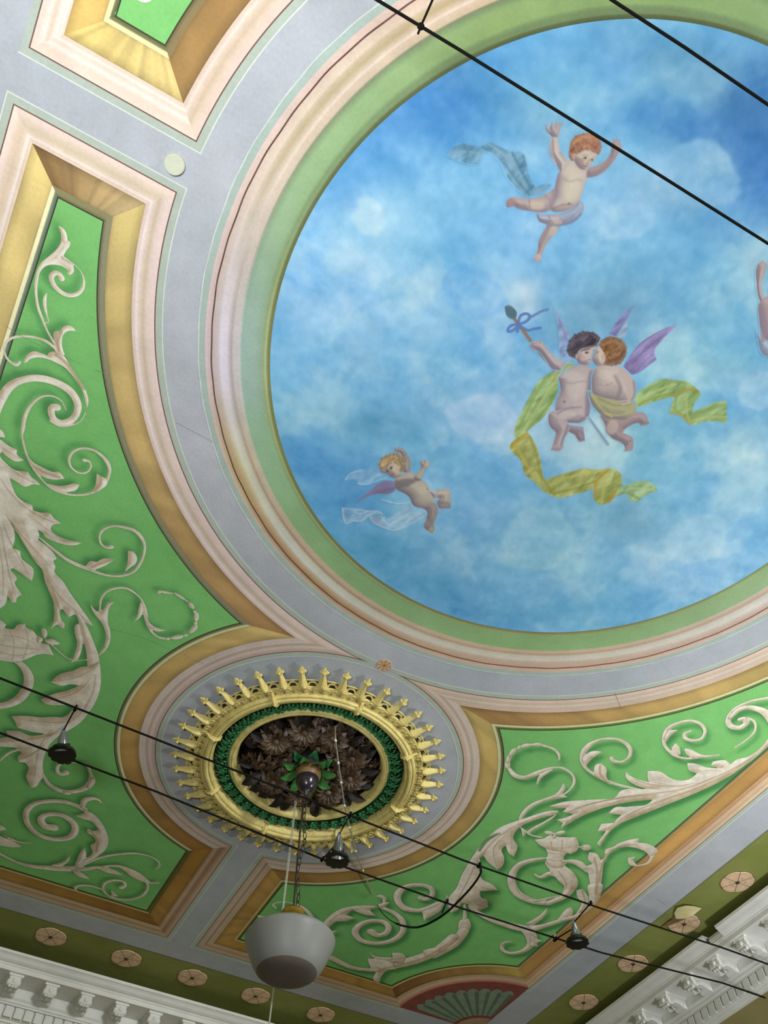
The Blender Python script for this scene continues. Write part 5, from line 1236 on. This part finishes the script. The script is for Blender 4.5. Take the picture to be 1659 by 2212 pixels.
def volute_mesh():
    m = MB()
    for s in (-1, 1):
        pts = [(0.806 + 0.0135 * math.cos(a), s * 0.033 + 0.0135 * math.sin(a), -0.062) for a in np.linspace(0, 2 * math.pi, 10)[:-1]]
        m.tube(pts, 0.005, 5, True)
        m.tube([(0.818, s * 0.012, -0.054), (0.83, s * 0.030, -0.050), (0.838, s * 0.046, -0.044)], [0.004, 0.005, 0.003], 5)
    return m.mesh('volute')
def arch_mesh():
    m = MB()
    m.tube([(0.822 + 0.034 * math.sin(a), 0.034 * math.cos(a), -0.040) for a in np.linspace(0, math.pi, 9)], 0.0055, 5)
    m.tube([(0.824 + 0.024 * math.sin(a), 0.024 * math.cos(a), -0.034) for a in np.linspace(0, math.pi, 7)], 0.003, 4)
    m.tube([(0.868 + 0.009 * math.cos(a), 0.009 * math.sin(a), -0.040) for a in np.linspace(0, 2 * math.pi, 8)[:-1]], 0.0045, 5, True)
    m.tube([(0.874, 0.0, -0.040), (0.872, 0.016, -0.038), (0.866, 0.030, -0.036), (0.872, 0.042, -0.034)], [0.005, 0.005, 0.0045, 0.003], 5)
    m.tube([(0.874, 0.0, -0.040), (0.872, -0.016, -0.038), (0.866, -0.030, -0.036), (0.872, -0.042, -0.034)], [0.005, 0.005, 0.0045, 0.003], 5)
    return m.mesh('arch')
def drop_mesh():
    m = MB()
    m.add([(0.772, 0, -0.058), (0.786, 0.011, -0.064), (0.798, 0, -0.057), (0.786, -0.011, -0.064), (0.785, 0, -0.070)], [(0, 1, 4), (1, 2, 4), (2, 3, 4), (3, 0, 4)])
    return m.mesh('leaf_drop')
SPK, FIN, VOL, ARC, DRP = spike_mesh(), finial_mesh(), volute_mesh(), arch_mesh(), drop_mesh()
PITW = MB().add([(0.815, -0.034, -0.030), (0.815, 0.034, -0.030), (0.842, 0.026, -0.028), (0.856, 0, -0.027), (0.842, -0.026, -0.028)], [(0, 1, 2, 3, 4)]).mesh('arch_shade')  # dark plate: shade and tarnish of the arch hole given as colour
for k in range(NS):
    a = math.radians(57 + 4.5) + 2 * math.pi * k / NS
    s_ = link('spike', SPK, GOLD, med, rot=(0, 0, a))
    link('finial', FIN, GOLD, s_); link('volute', VOL, GOLD, s_)
    r_ = link('arch', ARC, GOLD, med, rot=(0, 0, a + math.pi / NS)); link('arch_shade', PITW, DBROWN, r_)
    link('leaf_drop', DRP, GOLD2, med, rot=(0, 0, a)); link('leaf_drop', DRP, GOLD2, med, rot=(0, 0, a + math.pi / NS)).scale = (1, 0.6, 1)
def clamp_mesh():
    m = MB()
    m.tube([(0.684, 0, -0.045), (0.692, 0, -0.078), (0.714, 0, -0.094), (0.735, 0, -0.098), (0.755, 0, -0.090), (0.775, 0, -0.070), (0.80, 0, -0.060)], 0.012, 6)
    m.tube([(0.688, 0.014, -0.07), (0.72, 0.014, -0.094), (0.76, 0.014, -0.084)], 0.006, 5); m.tube([(0.688, -0.014, -0.07), (0.72, -0.014, -0.094), (0.76, -0.014, -0.084)], 0.006, 5)
    m.ball((0.728, 0, -0.104), 0.012, n=6, m=4)
    return m.mesh('clamp', True)
CLP = clamp_mesh()
for k in range(8): link('clamp', CLP, GOLD, med, rot=(0, 0, math.radians(1.5 + 45 * k)))
def sprig_mesh():
    m = MB()
    for t, l, wd in ((-1.2, 0.055, 0.018), (-0.6, 0.07, 0.02), (0.0, 0.078, 0.022), (0.6, 0.07, 0.02), (1.2, 0.055, 0.018)):
        b = (0.606 + 0.004 * abs(t), 0.010 * t, -0.016); tip = (0.606 + l * math.cos(t) * 0.95, 0.010 * t + l * math.sin(t) * 0.62, -0.028)
        m.leaf(b, tip, wd, (0, 0, -1), 0.30, 4, 0.3)
    m.ball((0.618, 0, -0.034), 0.012, 0.009, 0.009, 6, 4)
    for s in (-1, 1):
        m.tube([(0.612, s * 0.006, -0.03), (0.600, s * 0.020, -0.034), (0.590, s * 0.014, -0.032), (0.594, s * 0.004, -0.03)], [0.005, 0.0045, 0.004, 0.003], 5)
    return m.mesh('garland_sprig', True)
SPR = sprig_mesh()
for k in range(48):
    o = link('garland_sprig', SPR, GREEN, med, rot=(0, 0, 2 * math.pi * k / 48))
    o.scale = (1, 1.15, 1.0 + 0.25 * (k % 3 == 0))
BUD = MB().ball((0.664, 0, -0.036), 0.013, 0.010, 0.010, 7, 4).mesh('garland_bud', True)
for k in range(24): link('garland_bud', BUD, BROWN, med, rot=(0, 0, 2 * math.pi * (k + 0.5) / 24 + 0.065))
# bronze flowers and leaves in the opening
def flower_mesh(n, r, z, wd):
    m = MB()
    for k in range(n):
        a = 2 * math.pi * k / n
        m.leaf((0.018 * math.cos(a), 0.018 * math.sin(a), -z * 0.5), (r * math.cos(a), r * math.sin(a), -z * 0.15), wd, (0, 0, -1), 0.22, 4, 0.28)
    return m.mesh('petals')
FL1, FL2 = flower_mesh(12, 0.125, 0.075, 0.058), flower_mesh(9, 0.085, 0.06, 0.052)
EYE = MB().ball((0, 0, -0.05), 0.024, 0.024, 0.018, 8, 5).mesh('flower_eye', True)
rnd = random.Random(4)
def flower(x, y, z, big, sc_):
    o = link('flower', FL1 if big else FL2, BROWN, med, (x, y, z), (rnd.uniform(-.3, .3), rnd.uniform(-.3, .3), rnd.uniform(0, 6)))
    o.scale = (sc_, sc_, sc_)
    link('flower_eye', EYE, BROWN, o)
for k in range(9): flower(0.33 * math.cos(0.3 + k * 2 * math.pi / 9), 0.33 * math.sin(0.3 + k * 2 * math.pi / 9), 0.045, True, 1.15)
for k in range(14): flower(0.44 * math.cos(k * 2 * math.pi / 14), 0.44 * math.sin(k * 2 * math.pi / 14), 0.07, False, 0.9)
for k in range(7): flower(0.19 * math.cos(0.6 + k * 2 * math.pi / 7), 0.19 * math.sin(0.6 + k * 2 * math.pi / 7), 0.055, False, 1.05)
LFM = MB().leaf((0, 0, 0), (0.17, 0, -0.02), 0.085, (0, 0, -1), 0.2, 6, 0.25).mesh('bronze_leaf')
for k in range(26):
    a = 2 * math.pi * k / 26
    o = link('bronze_leaf', LFM, BROWN if k % 2 else DBROWN, med, (0.36 * math.cos(a), 0.36 * math.sin(a), 0.055 - 0.02 * (k % 3)), (rnd.uniform(-.5, .5), rnd.uniform(-.2, .3), a + rnd.uniform(-.3, .3)))
# boss with green leaves and dark ball
BOSS = material('boss_bronze', (120, 92, 56), 0.45, namt=0.25); BALL = material('boss_dark', (44, 38, 44), 0.22, namt=0.1, spec=0.7)
LEAFG = material('boss_leaf_green', (84, 158, 80), 0.5, namt=0.12)
MB().lathe([(0.10, 0.08), (0.115, 0.0), (0.105, -0.03), (0.085, -0.05)], 24).build('boss_collar', DBROWN, med, smooth=True)
MB().lathe([(0.085, -0.04), (0.096, -0.07), (0.092, -0.105), (0.08, -0.125)], 24).build('boss_cup', BOSS, med, smooth=True)
MB().lathe([(0.078, -0.11), (0.083, -0.125), (0.080, -0.132), (0.082, -0.14), (0.078, -0.16), (0.064, -0.195), (0.038, -0.222), (0.016, -0.232), (0.012, -0.262), (0.0, -0.266)], 28).build('boss_ball', BALL, med, smooth=True)
LG = MB().leaf((0.085, 0, -0.03), (0.205, 0, -0.095), 0.095, (-0.3, 0, -1), 0.14, 6, 0.2).mesh('boss_leaf', True)
for k in range(8): link('boss_leaf', LG, LEAFG, med, rot=(0, 0, 0.2 + 2 * math.pi * k / 8))
LG2 = MB().leaf((0.08, 0, 0.0), (0.20, 0, -0.02), 0.09, (-0.3, 0, -1), 0.14, 6, 0.2).mesh('boss_leaf_bronze', True)
for k in range(8): link('boss_leaf_bronze', LG2, GREEN, med, rot=(0, 0, 0.6 + 2 * math.pi * k / 8))

# ================================================================== pendant lamp on its chain
BRASS = material('brass', (196, 160, 70), 0.3, 0.8, namt=0.1); IRON = material('chain_iron', (58, 50, 40), 0.5, 0.3, namt=0.2)
GLASS = material('opal_glass', (130, 132, 128), 0.42, namt=0.04, nscale=3, spec=0.25); GLASS2 = material('opal_glass_smoked', (104, 96, 88), 0.45, namt=0.08, nscale=6, spec=0.2)
pend = empty('pendant_lamp', (MM[0], MM[1], H))
tag(pend, 'white opal glass bowl pendant hanging on a dark chain', 'pendant lamp')
MB().tube([(0.010, 0.0, -0.26), (0.014, 0.003, -0.5), (0.008, 0, -0.8), (0.0, 0, -1.11)], 0.0062, 7).build('flex', IRON, pend)
LK = MB().tube([(0.013 * math.cos(a), 0, 0.030 * math.sin(a)) for a in np.linspace(0, 2 * math.pi, 11)[:-1]], 0.0034, 5, True).mesh('chain_link')
for k in range(17): link('chain_link', LK, IRON, pend, (-0.012 + 0.012 * math.sin(k * 0.7), 0.004, -0.285 - 0.049 * k), (0, 0, math.pi / 2 * (k % 2) + 0.3))
MB().lathe([(0.012, -1.09), (0.03, -1.105), (0.066, -1.115), (0.070, -1.125), (0.070, -1.155), (0.076, -1.160), (0.08, -1.172)], 32).build('brass_cap', BRASS, pend, smooth=True)
MB().lathe([(0.076, -1.165), (0.13, -1.212), (0.19, -1.248), (0.235, -1.268), (0.257, -1.280), (0.265, -1.292), (0.264, -1.304), (0.256, -1.325), (0.240, -1.362), (0.222, -1.402), (0.202, -1.440), (0.184, -1.466), (0.172, -1.478)], 56).build('glass_bowl', GLASS, pend, smooth=True)
MB().lathe([(0.172, -1.478), (0.154, -1.490), (0.12, -1.498), (0.06, -1.503), (0.0, -1.504)], 56).build('bowl_base', GLASS2, pend, smooth=True)
HOOK = MB().ball((0, 0, 0), 0.007, 0.007, 0.005, 8, 5).mesh('bowl_screw', True)
for a in (0.4, 2.5, 4.6): link('bowl_screw', HOOK, BRASS, pend, (0.235 * math.cos(a), 0.235 * math.sin(a), -1.262))

# clear cord dropping behind the bowl
CORD = material('clear_cord', (170, 170, 156), 0.25, namt=0.05, spec=0.8)
cdr = empty('hanging_cord', (-0.045, -3.65, H))
tag(cdr, 'pale translucent cord hanging straight down behind the glass bowl', 'cord')
MB().tube([(0, 0, -0.07), (0, 0, -1.0), (0.004, 0, -2.4)], 0.0034, 6).build('cord_strand', CORD, cdr)
MB().tube([(0.012, 0.006, -0.07), (0.011, 0.006, -0.6), (0.006, 0.004, -1.2), (0.008, 0.003, -2.4)], 0.0028, 6).build('cord_strand', CORD, cdr)
# stay cord with small clear beads
s0 = np.array([*at(724, 1568, 0.02), H + 0.02]); s1 = np.array([*at(804, 1932, -0.01), H - 0.01])
mid_ = [(725, 1600, -0.06), (731, 1648, -0.10), (737, 1690, -0.12), (744, 1740, -0.13), (755, 1787, -0.12), (768, 1838, -0.09), (784, 1880, -0.05)]
pts = [s0] + [np.array([*at(x, y, z), H + z]) for x, y, z in mid_] + [s1]
sty = empty('stay_cord', tuple(s1))
tag(sty, 'thin clear stay cord with shiny beads across the medallion', 'cord')
MB().tube([p_ - s1 for p_ in pts], 0.0058, 6).build('cord_strand', material('clear_stay', (150, 144, 124), 0.25, namt=0.05, spec=0.8), sty)
BEAD = MB().ball((0, 0, 0), 0.016, 0.010, 0.010, 8, 5).mesh('bead', True)
BEADM = material('bead_glass', (236, 236, 230), 0.12, namt=0.02, spec=0.9)
for p_ in pts[1:-1]: link('bead', BEAD, BEADM, sty, tuple(p_ - s1), (0.4, 0.2, 0.9))

# ================================================================== low voltage cables and their spotlights
CABLE = material('cable_black', (16, 15, 11), 0.85, namt=0.2, spec=0.15); CLIP = material('clip_steel', (190, 190, 180), 0.3, 0.7, namt=0.1)
SPOT_B = material('spot_black', (16, 16, 15), 0.5, namt=0.1); SPOT_G = material('spot_glass', (96, 102, 98), 0.2, namt=0.15, spec=0.8); TAPE = material('tape_blue', (70, 120, 190), 0.5, namt=0.1)
ZW = -0.5
def cable(pts_, r, label):
    P = np.array(pts_, float); c = P[0]
    o = MB().tube([p - c for p in P], r, 7).build('lighting_cable', CABLE, None, tuple(c))
    tag(o, label, 'cable', 'lighting cables strung across the room'); return o
def run(y0, pxs):
    """cable along the room: measured picture points, same height, pulled on to both side walls"""
    q = [at(x, y, ZW) for x, y in pxs]
    return [(WALL_C, q[0][1], H + ZW)] + [(a, b, H + ZW) for a, b in q] + [(WALL_B, q[-1][1], H + ZW)]
cable(run(0, [(0, 1465), (330, 1594), (667, 1727), (1000, 1858), (1300, 1963), (1560, 2047)]), 0.0068, 'black cable crossing the gilded medallion')
cable(run(0, [(0, 1583), (330, 1707), (697, 1856), (1000, 1963), (1300, 2058), (1560, 2123)]), 0.0068, 'black cable passing just below the gilded medallion')
cable(run(0, [(815, 0), (1000, 112), (1230, 256), (1450, 394), (1659, 526)]), 0.0064, 'black cable crossing the flying cherub of the sky painting')
cable(run(0, [(1322, 0), (1480, 103), (1659, 226)]), 0.0064, 'black cable across the upper right of the sky painting')
def clip(parent, p, c):
    m = MB(); m.box(-0.006, 0.006, -0.018, 0.018, -0.010, 0.014); m.ball((0, -0.016, 0), 0.012, n=6, m=4)
    return m.build('cable_clip', CABLE, parent, tuple(np.array(p) - c)), MB().tube([(0, -0.004, 0.0), (0.002, 0.004, 0.045)], 0.008, 6).build('clip_pin', CLIP, parent, tuple(np.array(p) - c))
def spotlight(c1, c2, top, dsk, label):
    a = np.array([*at(*c1, ZW), H + ZW]); b = np.array([*at(*c2, ZW), H + ZW])
    t = np.array([*at(*top, ZW - 0.02), H + ZW - 0.02]); d = np.array([*at(*dsk, ZW - 0.12), H + ZW - 0.12])
    o = empty('spotlight', tuple(t)); tag(o, label, 'spotlight', 'spotlights on the cables')
    clip(o, a, t); clip(o, b, t)
    t2 = t + (d - t) * 0.25
    MB().tube([a - t, (0, 0, 0)], 0.0045, 6).build('hanger_rod', CABLE, o); MB().tube([b - t, t2 - t], 0.0045, 6).build('hanger_rod', CABLE, o)
    ax = Vector(d - t).normalized(); rot = ax.to_track_quat('Z', 'Y').to_euler(); L = float(np.linalg.norm(d - t))
    MB().lathe([(0.010, 0.0), (0.026, L * 0.25), (0.036, L * 0.6), (0.036, L * 0.62)], 16).build('lamp_neck', SPOT_G, o, rot=rot, smooth=True)
    MB().lathe([(0.039, L * 0.56), (0.041, L * 0.58), (0.041, L * 0.66), (0.038, L * 0.68)], 16).build('lamp_collar', SPOT_B, o, rot=rot)
    MB().lathe([(0.036, L * 0.66), (0.046, L * 0.8), (0.052, L * 0.86)], 20).build('lamp_body', SPOT_G, o, rot=rot, smooth=True)
    MB().box(-0.010, 0.010, -0.006, 0.006, -0.01, L * 0.22).build('tape_strip', TAPE, o, rot=rot)
    # toothed black rim seen from below, facing the floor
    m = MB(); n = 20; v = [(0, 0, -0.012)]; f = []
    for k in range(n * 2):
        r_ = 0.086 if k % 4 != 3 else 0.077
        v.append((r_ * math.cos(math.pi * k / n), r_ * math.sin(math.pi * k / n), -0.006))
    for k in range(n * 2): f.append((0, 1 + k, 1 + (k + 1) % (n * 2)))
    m.add(v, f); m.lathe([(0.077, -0.006), (0.077, 0.016), (0.052, 0.036)], n * 2)
    m.build('lamp_rim', SPOT_B, o, tuple(d - t))
    return o
spotlight((163, 1530), (110, 1628), (137, 1578), (135, 1629), 'hanging spotlight with a black rim left of the medallion')
spotlight((756, 1760), (697, 1856), (733, 1802), (728, 1858), 'hanging spotlight below the medallion beside the chain')
spotlight((1275, 1952), (1200, 2029), (1240, 1992), (1247, 2036), 'hanging spotlight at the right near the cornice')
# slack supply lead
sl = [(1035, 1869, -0.5), (1039, 1884, -0.53), (1022, 1912, -0.56), (993, 1944, -0.6), (962, 1973, -0.62), (930, 1993, -0.62), (902, 2003, -0.61), (875, 2001, -0.60), (850, 1992, -0.58), (828, 1975, -0.54), (815, 1955, -0.50)]
P_ = [np.array([*at(x, y, z), H + z]) for x, y, z in sl]
ld = empty('supply_lead', tuple(P_[0])); tag(ld, 'slack black lead drooping between the two lower cables', 'cable')
MB().tube([p - P_[0] for p in smooth_open(np.array(P_), 3)], [0.0075 if k < 24 else 0.003 for k in range(3 * (len(P_) - 1) + 1)], 6).build('lead', CABLE, ld)
for q in ((1035, 1869), (965, 1948)): clip(ld, np.array([*at(*q, ZW), H + ZW]), P_[0])
e0 = np.array([*at(965, 1948, ZW), H + ZW]); e1 = np.array([*at(955, 1972, -0.6), H - 0.6])
MB().tube([e0 - P_[0], e1 - P_[0]], 0.005, 6).build('lead', CABLE, ld)
# cross wire at the top
x0 = np.array([*at(909, 57, ZW), H + ZW]); x1 = np.array([*at(952, -40, ZW), H + ZW]); x2 = np.array([*at(903, 73, ZW - 0.02), H + ZW - 0.02])
cw = empty('cross_wire', tuple(x0)); tag(cw, 'short cross wire clipped to the upper cable at the top edge', 'cable')
MB().tube([x2 - x0, (0, 0, 0), x1 - x0], 0.0045, 6).build('wire', CABLE, cw); MB().ball((0, 0, 0), 0.015, n=8, m=5).build('clamp', CABLE, cw)

# ================================================================== cornices
PROF = [(0.0, -0.095), (0.003, -0.108), (0.004, -0.115), (0.018, -0.121), (0.030, -0.131), (0.042, -0.145), (0.058, -0.156), (0.074, -0.160), (0.080, -0.165), (0.080, -0.172), (0.088, -0.175), (0.088, -0.212),
        (0.340, -0.212), (0.345, -0.285), (0.352, -0.292), (0.360, -0.300), (0.362, -0.318), (0.374, -0.322), (0.374, -0.335), (0.410, -0.335), (0.410, -0.425), (0.425, -0.430), (0.430, -0.445), (0.445, -0.450), (0.45, -0.470)]
def cornice(name, p0, dirn, inw, length):
    """profile swept along a wall: p0 lip point at one end, dirn along the wall, inw towards the wall"""
    m = MB(); v = []; f = []
    n = len(PROF)
    for e in (0, 1):
        for (a, z) in [(0.46, -0.095)] + PROF + [(0.46, -0.47)]:
            q = np.array(p0) + np.array(inw) * a + np.array(dirn) * length * e
            v.append((q[0], q[1], H + z))
    k = n + 2
    for i in range(k): f.append((i, (i + 1) % k, k + (i + 1) % k, k + i))
    return tag(m.add(v, f).build(name, PLASTER_W), kind='structure')
LIP_A = -6.55; LIP_B = -3.72
trA = cornice('trim_1', (WALL_C, LIP_A), (-1, 0), (0, -1), WALL_C - WALL_B)
GAP0, GAP1 = float(at(1537, 1999, -0.1)[1]), float(at(1512, 2020, -0.1)[1])
trB = cornice('trim_2', (LIP_B, WALL_D), (0, -1), (-1, 0), WALL_D - GAP0)
FULL = PROF; PROF = [(0.075, -0.095), (0.066, -0.12), (0.074, -0.15)] + PROF[7:]
gp = cornice('lip_break', (LIP_B, GAP0), (0, -1), (-1, 0), GAP0 - GAP1); gp.parent = trB; del gp['kind']
PROF = FULL
gp = cornice('lip_run', (LIP_B, GAP1), (0, -1), (-1, 0), GAP1 - WALL_A); gp.parent = trB; del gp['kind']
# modillion in local axes: x along the wall, y towards the wall (0 at the lip), z up
def modillion_mesh():
    m = MB()
    m.box(-0.062, 0.062, 0.112, 0.338, -0.230, -0.2125)                       # cap slab
    # S-shaped bracket
    pr = [(0.122, -0.230), (0.118, -0.262), (0.126, -0.286), (0.150, -0.300), (0.176, -0.296), (0.196, -0.282), (0.230, -0.276), (0.270, -0.284), (0.300, -0.302), (0.338, -0.300), (0.338, -0.230)]
    v = [(-0.048, a, z) for a, z in pr] + [(0.048, a, z) for a, z in pr]; k = len(pr)
    f = [(i, (i + 1) % k, k + (i + 1) % k, k + i) for i in range(k)] + [tuple(range(k))[::-1], tuple(range(k, 2 * k))]
    m.add(v, f)
    m.tube([(-0.056, 0.142, -0.274), (0.056, 0.142, -0.274)], 0.022, 10); m.tube([(-0.054, 0.310, -0.282), (0.054, 0.310, -0.282)], 0.018, 8)
    return m.mesh('modillion')
def modleaf_mesh():
    m = MB()
    for s, l, w_ in ((0, 0.12, 0.05), (-1, 0.09, 0.035), (1, 0.09, 0.035)):
        m.leaf((s * 0.022, 0.26, -0.285), (s * 0.034, 0.26 - l, -0.308), w_, (0, 0, -1), 0.18, 5, 0.2)
    for s in (-1, 0, 1): m.ball((s * 0.026, 0.135, -0.306), 0.016, 0.014, 0.012, 7, 4)
    m.ball((0, 0.118, -0.262), 0.02, 0.012, 0.02, 7, 4)
    return m.mesh('acanthus_leaf')
MOD, MLF = modillion_mesh(), modleaf_mesh()
DEN = MB().box(-0.033, 0.033, 0.378, 0.412, -0.424, -0.340).mesh('dentil')
for k in range(-6, 12):
    x = 1.139 - 0.3135 * k + 0.004
    if not WALL_B + 0.3 < x < 3.9: continue
    o = link('modillion', MOD, PLASTER_W, trA, (x, LIP_A, H), (0, 0, math.pi)); link('acanthus_leaf', MLF, PLASTER_W, o)
for k in range(90):
    x = 3.9 - 0.0855 * k
    if x < WALL_B + 0.47: continue
    link('dentil', DEN, PLASTER_W, trA, (x, LIP_A, H), (0, 0, math.pi))
for k in range(-8, 9):
    y = -3.245 - 0.327 * k
    if y < WALL_A + 0.5: continue
    o = link('modillion', MOD, PLASTER_W, trB, (LIP_B, y, H), (0, 0, math.pi / 2)); link('acanthus_leaf', MLF, PLASTER_W, o)
for k in range(78):
    y = -0.2 - 0.0855 * k
    if y < WALL_A + 0.47: continue
    link('dentil', DEN, PLASTER_W, trB, (LIP_B, y, H), (0, 0, math.pi / 2))
